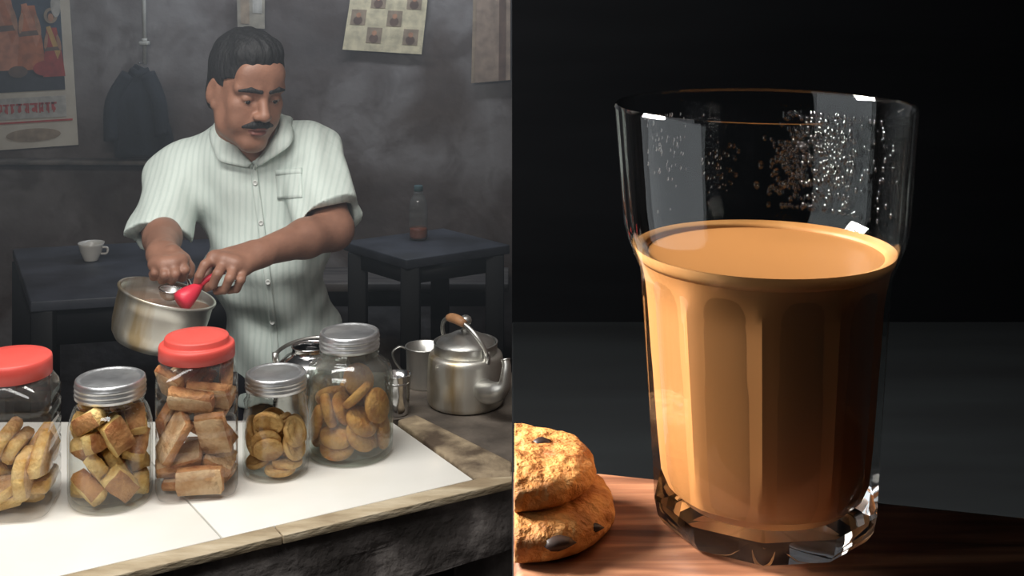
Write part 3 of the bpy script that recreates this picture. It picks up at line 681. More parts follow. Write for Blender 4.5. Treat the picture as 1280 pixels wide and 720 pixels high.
# mug
KM = G(531, 482, CT-.002)
mug = thing('aluminium_mug', 'plain aluminium mug with loop handle behind the kettle', 'mug', KM)
obj('mug_body', MB().lathe([(0, 0), (.029, 0), (.0305, .003), (.0315, .03), (.0325, .066), (.0345, .068), (.0345, .0695), (.0315, .069), (.0305, .03), (.0295, .006), (0, .004)], 48), M['alu'], mug)
obj('handle', MB().tube(spline([(-.031, 0, .064), (-.044, -.002, .068), (-.0555, -.003, .058), (-.050, -.003, .040), (-.034, -.001, .020)], 6), .0042, 10, flat=.45), M['alu'], mug)
# tumbler
KT = G(497, 517, CT-.002)
tum = thing('steel_tumbler', 'small steel tumbler beside the wide greenish jar', 'tumbler', KT)
obj('tumbler_body', MB().lathe([(0, 0), (.0175, 0), (.0185, .003), (.0200, .035), (.0215, .064), (.0225, .065), (.0205, .0655), (.0195, .035), (.0175, .006), (0, .005)], 40), M['steel'], tum)
obj('tumbler_band', MB().lathe([(.0200, .050), (.0214, .0505), (.0214, .0535), (.0206, .054)], 40), M['steel'], tum)
# open kettle behind the jars
KO = Vector((U(388, 430, 2.02).x, 2.02, CT))
ok = thing('open_kettle', 'shiny lidless kettle half hidden behind the tin-lidded jars', 'kettle', KO)
obj('kettle_body', MB().lathe([(0, 0), (.052, 0), (.057, .006), (.0585, .03), (.057, .075), (.055, .092), (.050, .103), (.040, .112), (.031, .1165), (.0285, .118), (.0285, .127), (.030, .1285), (.0285, .130), (.0265, .128), (.0265, .116), (.050, .098), (.055, .03), (.05, .005), (0, .004)], 60), M['steel'], ok)
obj('lug', MB().tube([(-.050, -.012, .098), (-.053, -.013, .112), (-.053, -.013, .122)], .005, 10), M['alu'], ok)
obj('lug', MB().tube([(.050, .012, .098), (.053, .013, .112), (.053, .013, .120)], .005, 10), M['alu'], ok)
obj('bail_handle', MB().tube([Vector((-.053*math.cos(a)+0*a, -.013+.010*math.sin(a)+.055*math.sin(a)+.013*(1-math.cos(a)), .118+.004*math.sin(a))) for a in [PI*i/20 for i in range(21)]], .0032, 8), M['alu'], ok)

# ------------------------------------------------------------------ the man: surfaces grown from blended volumes
class Field:
    def __init__(s, xs, ys, zs):
        s.a = [np.asarray(q, np.float32) for q in (xs, ys, zs)]; s.v = np.full([len(q) for q in s.a], .06, np.float32)
    sc = 1.0
    def box(s, lo, hi):
        sl = tuple(slice(max(0, int(np.searchsorted(q, l))-1), int(np.searchsorted(q, h))+1) for q, l, h in zip(s.a, lo, hi))
        X = s.a[0][sl[0]][:, None, None]; Y = s.a[1][sl[1]][None, :, None]; Z = s.a[2][sl[2]][None, None, :]
        return sl, X, Y, Z
    def put(s, sl, d, k, sub):
        a = s.v[sl]
        if sub: a = -a
        h = np.clip(.5+.5*(a-d)/k, 0, 1); r = a*(1-h)+d*h-k*h*(1-h)
        s.v[sl] = -r if sub else r
    def cone(s, a, b, ra, rb, k=.012, sub=False, clip=None, flat=None):
        """tapered capsule; clip = (point, normal) keeps what lies behind the plane; flat = (direction, factor)"""
        ra *= s.sc; rb *= s.sc; k *= s.sc
        a = np.array(a, np.float32); b = np.array(b, np.float32); m = max(ra, rb)+.045
        sl, X, Y, Z = s.box(np.minimum(a, b)-m, np.maximum(a, b)+m)
        ba = b-a; l2 = float(ba@ba)+1e-12
        px, py, pz = X-a[0], Y-a[1], Z-a[2]
        t = np.clip((px*ba[0]+py*ba[1]+pz*ba[2])/l2, 0, 1)
        dx, dy, dz = px-t*ba[0], py-t*ba[1], pz-t*ba[2]
        q = dx*dx+dy*dy+dz*dz
        if flat is not None:
            n, f = np.array(flat[0], np.float32), flat[1]; n = n/np.linalg.norm(n)
            w = dx*n[0]+dy*n[1]+dz*n[2]; q = q+w*w*(1/f**2-1)
        d = np.sqrt(q)-(ra+(rb-ra)*t)
        if clip is not None:
            c, n = np.array(clip[0], np.float32), np.array(clip[1], np.float32); n = n/np.linalg.norm(n)
            d = np.maximum(d, (X-c[0])*n[0]+(Y-c[1])*n[1]+(Z-c[2])*n[2])
        s.put(sl, d.astype(np.float32), k, sub)
    def ell(s, c, r, R=None, k=.012, sub=False):
        """ellipsoid with centre c, radii r, R = 3x3 whose columns are its axes"""
        r = [q*s.sc for q in r]; k *= s.sc
        c = np.array(c, np.float32); m = max(r)+.045
        sl, X, Y, Z = s.box(c-m, c+m)
        R = np.eye(3) if R is None else np.array(R)
        P = [(X-c[0])*R[0, i]+(Y-c[1])*R[1, i]+(Z-c[2])*R[2, i] for i in range(3)]
        k0 = np.sqrt(sum((p/q)**2 for p, q in zip(P, r)))+1e-9; k1 = np.sqrt(sum((p/q**2)**2 for p, q in zip(P, r)))+1e-9
        s.put(sl, (k0*(k0-1)/k1).astype(np.float32), k, sub)
    def chain(s, pts, rs, k=.006, **kw):
        for i in range(len(pts)-1): s.cone(pts[i], pts[i+1], rs[i], rs[i+1], k, **kw)
    def sample(s, p):
        i = [int(np.clip(np.searchsorted(q, c), 1, len(q)-1)) for q, c in zip(s.a, p)]
        return float(s.v[i[0], i[1], i[2]])
    def front(s, x, z):
        """distance of the first surface met when looking along +Y at (x, z)"""
        i = int(np.clip(np.searchsorted(s.a[0], x), 1, len(s.a[0])-1)); k = int(np.clip(np.searchsorted(s.a[2], z), 1, len(s.a[2])-1))
        u = (x-s.a[0][i-1])/(s.a[0][i]-s.a[0][i-1]); w = (z-s.a[2][k-1])/(s.a[2][k]-s.a[2][k-1])
        col = (s.v[i-1, :, k-1]*(1-u)+s.v[i, :, k-1]*u)*(1-w)+(s.v[i-1, :, k]*(1-u)+s.v[i, :, k]*u)*w
        j = np.argmax(col < 0)
        if j == 0: return None
        t = col[j-1]/(col[j-1]-col[j]); return float(s.a[1][j-1]+t*(s.a[1][j]-s.a[1][j-1]))
    def mesh(s, name, off=(0, 0, 0)):
        V = s.v; I = V < 0
        c = np.zeros([n-1 for n in V.shape], np.int8)
        for dx in (0, 1):
            for dy in (0, 1):
                for dz in (0, 1):
                    c += I[dx:V.shape[0]-1+dx, dy:V.shape[1]-1+dy, dz:V.shape[2]-1+dz]
        act = np.argwhere((c > 0) & (c < 8)); n = len(act)
        idm = np.full(c.shape, -1, np.int32); idm[tuple(act.T)] = np.arange(n)
        sm = np.zeros((n, 3)); ct = np.zeros(n)
        for ax in range(3):
            o1, o2 = [q for q in range(3) if q != ax]
            for b1 in (0, 1):
                for b2 in (0, 1):
                    A = act.copy(); A[:, o1] += b1; A[:, o2] += b2; B = A.copy(); B[:, ax] += 1
                    va = V[tuple(A.T)]; vb = V[tuple(B.T)]; q = (va < 0) != (vb < 0)
                    t = np.where(q, va/np.where(q, va-vb, 1), 0)
                    P = np.stack([s.a[d][A[:, d]] for d in range(3)], 1).astype(float)
                    P[:, ax] += t*(s.a[ax][B[:, ax]]-s.a[ax][A[:, ax]])
                    sm += P*q[:, None]; ct += q
        pts = sm/ct[:, None]-np.array(off)
        quads = []
        for ax in range(3):
            o1, o2 = [(1, 2), (2, 0), (0, 1)][ax]
            sl0 = [slice(None)]*3; sl1 = [slice(None)]*3; sl0[ax] = slice(0, -1); sl1[ax] = slice(1, None)
            a, b = I[tuple(sl0)], I[tuple(sl1)]
            E = np.argwhere(a != b)
            E = E[(E[:, o1] > 0) & (E[:, o2] > 0) & (E[:, o1] < V.shape[o1]-1) & (E[:, o2] < V.shape[o2]-1)]
            ins = a[tuple(E.T)]
            def cid(d1, d2):
                q = E.copy(); q[:, o1] += d1; q[:, o2] += d2; return idm[tuple(q.T)]
            Q = np.stack([cid(-1, -1), cid(0, -1), cid(0, 0), cid(-1, 0)], 1)
            Q[~ins] = Q[~ins][:, ::-1]; quads.append(Q)
        Q = np.concatenate(quads); Q = Q[(Q >= 0).all(1)]
        me = bpy.data.meshes.new(name); me.vertices.add(n); me.vertices.foreach_set('co', pts.astype(np.float32).ravel())
        me.loops.add(len(Q)*4); me.loops.foreach_set('vertex_index', Q.astype(np.int32).ravel())
        me.polygons.add(len(Q)); me.polygons.foreach_set('loop_start', np.arange(0, len(Q)*4, 4, dtype=np.int32))
        me.polygons.foreach_set('use_smooth', np.ones(len(Q), bool)); me.update(calc_edges=True); me.validate()
        return me

MAN = Vector((-.47, 2.55, 0))
man = thing('person', 'man in a pale striped short-sleeved shirt stirring tea in a pot', 'person', MAN)
def smooth_mod(o, it=4, f=.5):
    m = o.modifiers.new('smooth', 'SMOOTH'); m.iterations = it; m.factor = f

# head frame: turned to his left and bent down
YAW, PIT, ROLL = math.radians(36), math.radians(13), math.radians(-3)
f0 = Vector((math.sin(YAW), -math.cos(YAW), 0)); l0 = Vector((math.cos(YAW), math.sin(YAW), 0)); u0_ = Vector((0, 0, 1))
fw = f0*math.cos(PIT)-u0_*math.sin(PIT); up = u0_*math.cos(PIT)+f0*math.sin(PIT)
la = l0*math.cos(ROLL)+up*math.sin(ROLL); up = up*math.cos(ROLL)-l0*math.sin(ROLL)
HS = .86
HC = U(309, 112, 2.43)
HR = np.array([[la[i], fw[i], up[i]] for i in range(3)])
def hd_(a, b, c): return HC+(la*a+fw*b+up*c)*HS

SHL = U(225, 221, 2.53); SHR = U(386, 193, 2.53)          # shoulder joints (viewer's left, viewer's right)
ELR = U(416, 287, 2.37); WRR = U(322, 317, 2.215)
ELL = U(203, 286, 2.42); WRL = U(203, 317, 2.245)
NB = U(304, 186, 2.505)
CH = U(312, 228, 2.53); BE = U(336, 320, 2.515); HI = U(352, 435, 2.55)

def ax_(lo, hi, st): return np.arange(lo, hi, st)
zs = np.concatenate([ax_(-.01, 1.12, .012), ax_(1.12, 1.64, .0026)])
B = Field(ax_(-.76, -.26, .0027), ax_(2.08, 2.72, .0030), zs)
# torso, hips, legs
B.ell(CH, (.122, .082, .12), k=.03); B.ell(BE, (.105, .086, .13), k=.03); B.ell(HI, (.102, .086, .12), k=.03)
B.cone(SHL, SHR, .046, .050, .03); B.cone(NB+Vector((0, 0, -.02)), SHL, .045, .040, .03); B.cone(NB+Vector((0, 0, -.02)), SHR, .045, .042, .03)
for s in (-1, 1):
    hip = HI+Vector((s*.058, 0, -.06)); kn = Vector((hip.x+s*.01, 2.53, .46)); an = Vector((hip.x+s*.015, 2.56, .075))
    B.cone(hip, kn, .072, .050, .03); B.cone(kn, an, .050, .034, .02); B.cone(an, an+Vector((0, -.15, -.035)), .036, .028, .02)
# neck
B.cone(NB, hd_(0, -.030, -.055), .050, .046, .022)
# head
B.sc = HS
B.ell(hd_(0, -.018, .034), (.070, .090, .078), HR, .02)
B.ell(hd_(0, .022, -.022), (.056, .062, .088), HR, .03)
for s in (-1, 1):
    B.cone(hd_(s*.052, -.005, -.030), hd_(s*.041, .018, -.072), .020, .020, .03)
    B.cone(hd_(s*.041, .018, -.072), hd_(s*.013, .060, -.100), .018, .018, .028)
    B.ell(hd_(s*.040, .052, -.018), (.022, .018, .019), HR, .022)          # cheek
    B.ell(hd_(s*.034, .052, -.050), (.024, .022, .026), HR, .02)
    B.cone(hd_(s*.012, .079, .023), hd_(s*.050, .060, .021), .010, .009, .012)   # brow
B.ell(hd_(0, .066, -.097), (.022, .016, .016), HR, .02)                    # chin
B.ell(hd_(0, .070, -.060), (.026, .018, .024), HR, .016)                   # mouth mound
B.ell(hd_(0, .060, .055), (.052, .026, .035), HR, .03)                     # forehead
for s in (-1, 1):
    B.ell(hd_(s*.0315, .090, .004), (.019, .016, .012), HR, .010, sub=True)   # eye hollow
    B.ell(hd_(s*.0315, .0705, .004), (.0145, .0120, .0125), HR, .004)            # lids over the ball
    B.ell(hd_(s*.032, .080, -.0015), (.013, .008, .0013), HR, .003, sub=True)
B.cone(hd_(0, .078, .014), hd_(0, .101, -.026), .0085, .0115, .010)          # nose
B.ell(hd_(0, .103, -.030), (.0125, .011, .0105), HR, .006)
for s in (-1, 1):
    B.ell(hd_(s*.0125, .092, -.032), (.0085, .011, .0085), HR, .006)
    B.ell(hd_(s*.0065, .099, -.0405), (.0035, .005, .004), HR, .002, sub=True)
B.ell(hd_(0, .0865, -.0605), (.022, .009, .0052), HR, .004)                  # lips
B.ell(hd_(0, .0850, -.0710), (.019, .009, .0062), HR, .004)
B.ell(hd_(0, .0960, -.0655), (.022, .010, .0014), HR, .003, sub=True)
for s in (-1, 1):                                                            # ears
    ea = Matrix.Rotation(s*.35, 3, 'Z') @ Matrix.Rotation(-.22, 3, 'X')
    ER = HR @ np.array(ea)
    B.ell(hd_(s*.074, -.014, -.006), (.0065, .019, .033), ER, .006)
    B.ell(hd_(s*.0815, -.010, -.002), (.006, .011, .022), ER, .004, sub=True)
    B.ell(hd_(s*.073, -.003, -.034), (.0065, .008, .010), HR, .006)
# arms
B.sc = 1.0
B.cone(SHR, ELR, .046, .037, .02); B.cone(SHL, ELL, .044, .036, .02)
fm = ELR*.62+WRR*.38
B.cone(ELR, fm, .037, .0340, .015); B.cone(fm, WRR, .0340, .0228, .015)
fm2 = ELL*.6+WRL*.4
B.cone(ELL, fm2, .036, .033, .015); B.cone(fm2, WRL, .033, .0240, .015)
# his left hand (holds the strainer): knuckles, then finger chains
def hand(F, wrist, kn, chains, thumb, pal_r=.0125):
    c = sum((Vector(q) for q in kn), Vector())/4
    for i, q in enumerate(kn):
        F.cone(wrist+(Vector(q)-c)*.55, q, .0165, pal_r, .010)
    for i in range(3):
        F.cone(kn[i], kn[i+1], pal_r, pal_r, .008)
    for (pts, r0, r1) in chains:
        n = len(pts); rs = [r0+(r1-r0)*i/(n-1) for i in range(n)]
        F.chain(pts, rs, .0022)
    F.chain(thumb, [.0150, .0115, .0100, .0085][:len(thumb)], .006)
k1_ = [U(268, 323, 2.168), U(281, 327, 2.160), U(294, 331, 2.160), U(305, 335, 2.168)]
ch1 = [([k1_[0], U(256, 331, 2.148), U(249, 345, 2.142), U(246, 354, 2.148)], .0092, .0070),
       ([k1_[1], U(272, 342, 2.134), U(266, 356, 2.140), U(258, 360, 2.156)], .0094, .0072),
       ([k1_[2], U(287, 348, 2.134), U(281, 362, 2.142), U(271, 364, 2.160)], .0090, .0070),
       ([k1_[3], U(301, 350, 2.144), U(296, 361, 2.152), U(286, 363, 2.166)], .0082, .0064)]
th1 = [U(298, 322, 2.195), U(277, 333, 2.190), U(262, 343, 2.182), U(252, 351, 2.168)]
hand(B, WRR, k1_, ch1, th1)
k2_ = [U(226, 327, 2.196), U(216, 331, 2.184), U(205, 332, 2.184), U(195, 330, 2.194)]
ch2 = [([k2_[0], U(231, 338, 2.180), U(228, 347, 2.190), U(219, 346, 2.206)], .0092, .0072),
       ([k2_[1], U(219, 343, 2.166), U(215, 350, 2.182), U(209, 346, 2.204)], .0094, .0074),
       ([k2_[2], U(206, 344, 2.166), U(203, 350, 2.184), U(199, 345, 2.204)], .0090, .0070),
       ([k2_[3], U(194, 341, 2.178), U(192, 346, 2.194), U(190, 342, 2.208)], .0082, .0064)]
th2 = [U(216, 316, 2.225), U(229, 325, 2.222), U(236, 335, 2.216), U(237, 343, 2.208)]
hand(B, WRL, k2_, ch2, th2)
me = B.mesh('body', MAN)
body_o = obj('body', me, [M['skin'], M['lips']], man); me.materials.append(M['lips']) if len(me.materials) < 2 else None
smooth_mod(body_o, 2)
nP = len(me.polygons); cen = np.empty(nP*3, np.float32); me.polygons.foreach_get('center', cen); cen = cen.reshape(-1, 3)+np.array(MAN)-np.array(HC)
loc = cen @ HR/HS
mi = ((np.abs(loc[:, 0]) < .023) & (loc[:, 1] > .077) & (loc[:, 2] < -.0560+.0001) & (loc[:, 2] > -.0775) & ((loc[:, 0]/.023)**2+((loc[:, 2]+.066)/.0115)**2 < 1)).astype(np.int32)
me.polygons.foreach_set('material_index', mi)
# eyes
for s in (-1, 1):
    c = hd_(s*.0318, .0685, .0015)-MAN
    mb = MB().lathe([(.0115*HS*math.sin(PI*i/10), -.0115*HS*math.cos(PI*i/10)) for i in range(11)], 20)
    o = obj('eye', mb, M['eye'], man, loc=c)
    q = fw*.0084+up*-.0036
    obj('iris', MB().lathe([(.0056*HS*math.sin(PI*i/8), -.0056*HS*math.cos(PI*i/8)) for i in range(9)], 16), M['iris'], o, loc=q*.86)
# hair, brows, moustache
H = Field(ax_(HC.x-.15, HC.x+.15, .0024), ax_(HC.y-.15, HC.y+.15, .0024), ax_(HC.z-.16, HC.z+.16, .0024)); H.sc = HS
H.ell(hd_(0, -.022, .046), (.080, .098, .088), HR, .01)
H.ell(hd_(-.004, .034, .098), (.052, .044, .034), HR, .03)                # fuller front
H.ell(hd_(0, -.06, -.02), (.066, .055, .070), HR, .02)
def hplane(F, a, nrm, k=.006):
    """cut away what lies on the side of the plane the normal points to, local head frame"""
    sl, X, Y, Z = F.box(np.array(HC)-.2, np.array(HC)+.2)
    P = [((X-HC.x)*HR[0, i]+(Y-HC.y)*HR[1, i]+(Z-HC.z)*HR[2, i])/HS for i in range(3)]
    return sl, P
sl, P = hplane(H, None, None)
jag = .0020*np.sin(160*P[0])+.0018*np.sin(310*P[0]+1)
fx = np.clip(np.abs(P[0])/.07, 0, 1.3)
cutF = np.minimum(P[1]-(.036-.022*fx**2), (.054-.028*fx**3+jag)-P[2])     # forehead and face: in front and below the hair line
cutS = np.minimum(np.minimum(P[1]+.040, .012-P[2]), np.abs(P[0])-.02)       # around the ears
side = np.maximum(np.maximum(np.abs(P[1]-.020)-.010, np.abs(P[2]+.002)-.028), 0)
cutN = (-.062)-P[2]
for cF in (cutF, np.minimum(cutS, np.maximum(np.abs(P[1]-.021)-.010, -P[2]-.024)), cutN):
    H.v[sl] = np.maximum(H.v[sl], cF.astype(np.float32))
strand = .0007*np.sin(190*P[0]+60*P[1])+.0008*np.sin(330*P[0]-90*P[1]+40*P[2])
H.v[sl] += strand.astype(np.float32)
o = obj('hair', H.mesh('hair', MAN), M['hair'], man); smooth_mod(o, 1)
def hairy(name, fn, m=M['hair']):
    lo = Vector((HC.x, HC.y, HC.z)); F = Field(ax_(lo.x-.12, lo.x+.14, .0016), ax_(lo.y-.14, lo.y+.08, .0016), ax_(lo.z-.12, lo.z+.06, .0016)); F.sc = HS; fn(F)
    return obj(name, F.mesh(name, MAN), m, man)
def mous(F):
    for s in (-1, 1):
        F.cone(hd_(0, .0905, -.0500), hd_(s*.015, .0880, -.0515), .0070, .0078, .004); F.cone(hd_(s*.015, .0880, -.0515), hd_(s*.034, .0745, -.0585), .0078, .0040, .004)
hairy('moustache', mous)
for s in (-1, 1):
    def brow(F, s=s):
        F.cone(hd_(s*.011, .0895, .0235), hd_(s*.032, .0835, .0265), .0052, .0058, .003); F.cone(hd_(s*.032, .0835, .0265), hd_(s*.053, .0700, .0210), .0058, .0030, .003)
    hairy('eyebrow', brow)
# shirt
SF = Field(ax_(-.78, -.24, .0036), ax_(2.28, 2.74, .0036), ax_(.80, 1.58, .0036))
SF.ell(CH, (.134, .094, .125), k=.03); SF.ell(BE, (.119, .099, .135), k=.04); SF.ell(HI, (.117, .098, .15), k=.04)
SF.cone(HI+Vector((0, 0, -.02)), HI+Vector((.0, 0, -.16)), .106, .108, .03, flat=((0, 1, 0), .9))
SF.cone(SHL, SHR, .056, .058, .03)
for sh in (SHL, SHR): SF.cone(NB+Vector((0, .006, -.006)), sh, .056, .053, .035)
dR = (ELR-SHR).normalized(); eR = U(408, 281, 2.385)
cR = (dR+Vector((.28, 0, -.10))).normalized()
SF.cone(SHR, SHR+dR*.30, .061, .071, .022, clip=(eR, cR))
dL = (ELL-SHL).normalized(); eL = U(205, 300, 2.42); cL = (dL+Vector((0, .0, -.5))).normalized()
SF.cone(SHL, SHL+dL*.30, .058, .057, .022, clip=(eL, cL))
sl, X, Y, Z = SF.box((-1, 2, 0), (0, 3, 3))
hem = (.865+.01*np.sin(9*X))-Z
SF.v = np.maximum(SF.v, np.broadcast_to(hem, SF.v.shape)).astype(np.float32)
# cloth folds: soft vertical ones on the trunk, drag folds at waist and sleeves
wv = (.0042*np.sin(62*X+9*np.sin(5*Z+1.2)+20*Y)*np.clip((1.38-Z)/.25, 0, 1)
      + .0042*np.sin(70*(Z+.55*X)+6*np.sin(9*X))*np.clip(1-np.abs(Z-1.12)/.12, 0, 1)
      + .0040*np.sin(85*(Z*.8-.5*X)+4*np.sin(14*Y))*np.clip((np.abs(X+.505)-.10)/.05, 0, 1)
      + .0024*np.sin(41*Z+33*X)*np.cos(27*Y-18*X)
      + .0030*np.sin(95*(X*.75+Z*.66)+5*np.sin(11*Z))*np.clip(1-np.abs(Z-1.30)/.10, 0, 1)*np.clip((np.abs(X+.49)-.05)/.05, 0, 1))
SF.v += wv.astype(np.float32)
SF.cone(eR+dR*-.055, eR+dR*.10, .053, .061, .004, sub=True); SF.cone(eL+dL*-.05, eL+dL*.10, .046, .050, .004, sub=True)
SF.cone(U(306, 193, 2.50), U(306, 120, 2.47), .056, .064, .008, sub=True)      # neck opening and its V
SF.cone(U(313, 172, 2.455), U(318, 202, 2.425), .030, .007, .006, sub=True)
so = obj('shirt', SF.mesh('shirt', MAN), M['shirt'], man); smooth_mod(so, 2)
def on_shirt(px, py, off=.002):
    """point of the shirt front seen at that place"""
    Y = 2.42
    for _ in range(6):
        q = U(px, py, Y); y = SF.front(q.x, q.z)
        if y is None: break
        Y = y
    return U(px, py, Y)+Vector((0, -off, 0))-MAN
def patch(name, quad, nu, nv, off, m, parent, th=.0016):
    """cloth patch laid on the shirt; quad of pixels TL, TR, BR, BL"""
    v = []; f = []
    for j in range(nv+1):
        for i in range(nu+1):
            u, w = i/nu, j/nv
            p = (np.array(quad[0])*(1-u)+np.array(quad[1])*u)*(1-w)+(np.array(quad[3])*(1-u)+np.array(quad[2])*u)*w
            v.append(on_shirt(p[0], p[1], off))
    n = nu+1
    for j in range(nv):
        for i in range(nu): f.append((j*n+i, j*n+i+1, (j+1)*n+i+1, (j+1)*n+i))
    o = obj(name, MB().add(v, f), m, parent)
    sd = o.modifiers.new('thick', 'SOLIDIFY'); sd.thickness = th; sd.offset = 0
    return o
pock = patch('pocket', [(345, 213), (377, 210), (378, 246), (347, 249)], 8, 8, .0028, M['shirt'], so)
patch('pocket_hem', [(344.5, 212), (377.5, 209), (377.5, 216), (345, 219)], 8, 2, .0040, M['shirt'], pock)
pl = [(317, 206), (321, 240), (327, 285), (333, 330), (338, 375), (343, 420), (346, 470)]
v = []; f = []; sp_ = spline(pl, 12)
for (a, b) in sp_:
    for i in range(5): v.append(on_shirt(a-4.5+9*i/4, b, .0026))
for j in range(len(sp_)-1):
    for i in range(4): f.append((j*5+i, j*5+i+1, (j+1)*5+i+1, (j+1)*5+i))
o = obj('placket', MB().add(v, f), M['shirt'], so); smooth_mod(o, 2); sd = o.modifiers.new('thick', 'SOLIDIFY'); sd.thickness = .0018; sd.offset = 0
for px, py in ((319.5, 228), (327, 278), (335.5, 352), (341, 402)):
    mb = MB().lathe([(0, 0), (.0045, 0), (.0052, .001), (.005, .0022), (.0035, .0026), (.003, .0018), (0, .0018)], 16)
    obj('button', mb, M['button'], so, loc=on_shirt(px, py, .0036), rot=(PI/2, 0, 0))
# collar: fold line round the neck and the turned-down edge
FO = [(317, 205, 2.437), (300, 187, 2.440), (286, 166, 2.452), (276, 150, 2.478), (284, 140, 2.535), (312, 137, 2.560), (342, 139, 2.540), (352, 146, 2.485), (349, 162, 2.450), (335, 184, 2.438), (319, 206, 2.436)]
ED = [(311, 210, 2.430), (276, 203, 2.425), (268, 192, 2.440), (263, 170, 2.475), (276, 152, 2.560), (312, 150, 2.590), (352, 152, 2.560), (367, 163, 2.480), (365, 180, 2.440), (350, 192, 2.425), (322, 209, 2.430)]
IN = [(x+(309-x)*.10, y+9, Y+.004) for x, y, Y in FO]
rowsF = spline(FO, 5); rowsE = spline(ED, 5); rowsI = spline(IN, 5)
v = []; f = []; nC = 7
for a, b, c in zip(rowsI, rowsF, rowsE):
    A, Bq, Cq = U(*a), U(*b), U(*c)
    row = [A]+[Bq.lerp(Cq, t) for t in (0, .25, .5, .75, 1)]
    for j, q in enumerate(row):
        if j >= 2:
            for _ in range(40):
                if SF.sample(q) < .0075: q = q+Vector((0, -.0012 if q.y < 2.5 else .0012, .0003))
                else: break
        if j >= 1: q = q+Vector((0, -.0015, .004*math.sin(PI*max(0, j-1)/4)))
        v.append(q-MAN)
m6 = 6
for i in range(len(rowsF)-1):
    for j in range(m6-1): f.append((i*m6+j, i*m6+j+1, (i+1)*m6+j+1, (i+1)*m6+j))
o = obj('collar', MB().add(v, f), M['shirt'], so)
smooth_mod(o, 2); sd = o.modifiers.new('thick', 'SOLIDIFY'); sd.thickness = .0030; sd.offset = 0
# sleeve hems
# trousers and shoes, behind the counter
TF = Field(ax_(-.70, -.20, .008), ax_(2.36, 2.74, .008), ax_(.04, .99, .008))
TF.ell(HI+Vector((0, 0, -.03)), (.108, .090, .11), k=.03)
for s in (-1, 1):
    hip = HI+Vector((s*.058, 0, -.06)); kn = Vector((hip.x+s*.01, 2.53, .46)); an = Vector((hip.x+s*.015, 2.56, .10))
    TF.cone(hip, kn, .082, .066, .03); TF.cone(kn, an, .066, .060, .02)
obj('trousers', TF.mesh('trousers', MAN), M['trouser'], man)
for s in (-1, 1):
    an = Vector((HI.x+s*.073, 2.56, .0))
    sf = Field(ax_(an.x-.09, an.x+.09, .005), ax_(2.30, 2.70, .005), ax_(-.02, .16, .005))
    sf.cone(an+Vector((0, .02, .045)), an+Vector((0, -.15, .035)), .045, .042, .02); sf.cone(an+Vector((0, .01, .05)), an+Vector((0, .01, .10)), .045, .045, .02)
    sf.v = np.maximum(sf.v, np.broadcast_to(.0-sf.a[2][None, None, :], sf.v.shape)).astype(np.float32)
    obj('shoe', sf.mesh('shoe', MAN), M['shoe'], man)

# ------------------------------------------------------------------ the dark table with the tea glass
BZ = 1.572                                              # top of the wooden board
TBL = BZ-.019
struct(obj('wall_far', MB().box((.60, 1.16, 1.5), (1.20, .06, 3.0)), M['plaster_dark']))
dt_m = mat('dark_slate_tabletop', S(11, 13, 15), S(16, 19, 21), rough=.8, spec=.06, scale=5, stretch=(1, 6, 1))
t = thing('dark_table', 'dark slate grey table under the wooden board with the tea glass', 'table', (.45, .45, 0))
yb = FPX*(CAM_Z-TBL)/(402-HOR)
obj('tabletop', MB().box((.0, (.08+yb)/2-.45, TBL-.0125), (.90, yb-.08, .025)), dt_m, t, bevel=.0008)
for x in (-.41, .41):
    for y in (-.33, yb-.49):
        obj('leg', MB().box((x, y, (TBL-.025)/2), (.05, .05, TBL-.025)), dt_m, t, bevel=.003)
# wooden serving board
def wood():
    m, nt, b = nodes('warm_oiled_wood')
    tc = nt.nodes.new('ShaderNodeTexCoord'); mp = nt.nodes.new('ShaderNodeMapping')
    mp.inputs['Rotation'].default_value = (0, 0, math.radians(22)); mp.inputs['Scale'].default_value = (9, 90, 40)
    L(nt, tc.outputs['Object'], mp.inputs[0])
    n = nt.nodes.new('ShaderNodeTexNoise'); n.inputs['Scale'].default_value = 1.6; n.inputs['Detail'].default_value = 7; n.inputs['Distortion'].default_value = .6
    L(nt, mp.outputs[0], n.inputs['Vector'])
    r = nt.nodes.new('ShaderNodeValToRGB'); e = r.color_ramp.elements
    e[0].position = .34; e[0].color = (*S(74, 42, 27), 1); e[1].position = .66; e[1].color = (*S(158, 110, 80), 1)
    q = e.new(.5); q.color = (*S(124, 80, 56), 1)
    L(nt, n.outputs['Fac'], r.inputs[0]); L(nt, r.outputs[0], b.inputs['Base Color'])
    b.inputs['Roughness'].default_value = .5
    bp = nt.nodes.new('ShaderNodeBump'); bp.inputs['Strength'].default_value = .25; bp.inputs['Distance'].default_value = .002
    L(nt, n.outputs['Fac'], bp.inputs['Height']); L(nt, bp.outputs[0], b.inputs['Normal'])
    return m
e0 = G(750, 588, BZ); e1 = G(1280, 643, BZ); ed = (e1-e0).normalized()
pL = e0-ed*(e0.x-.0005)/ed.x; pR = e0+ed*.32
tag(obj('serving_board', MB().prism([(.0005, .345), (pR.x, .345-.02), (pR.x, pR.y), (pL.x, pL.y)], TBL, BZ), wood(), bevel=.003),
    'warm brown wooden serving board with visible grain under the tea glass', 'board')

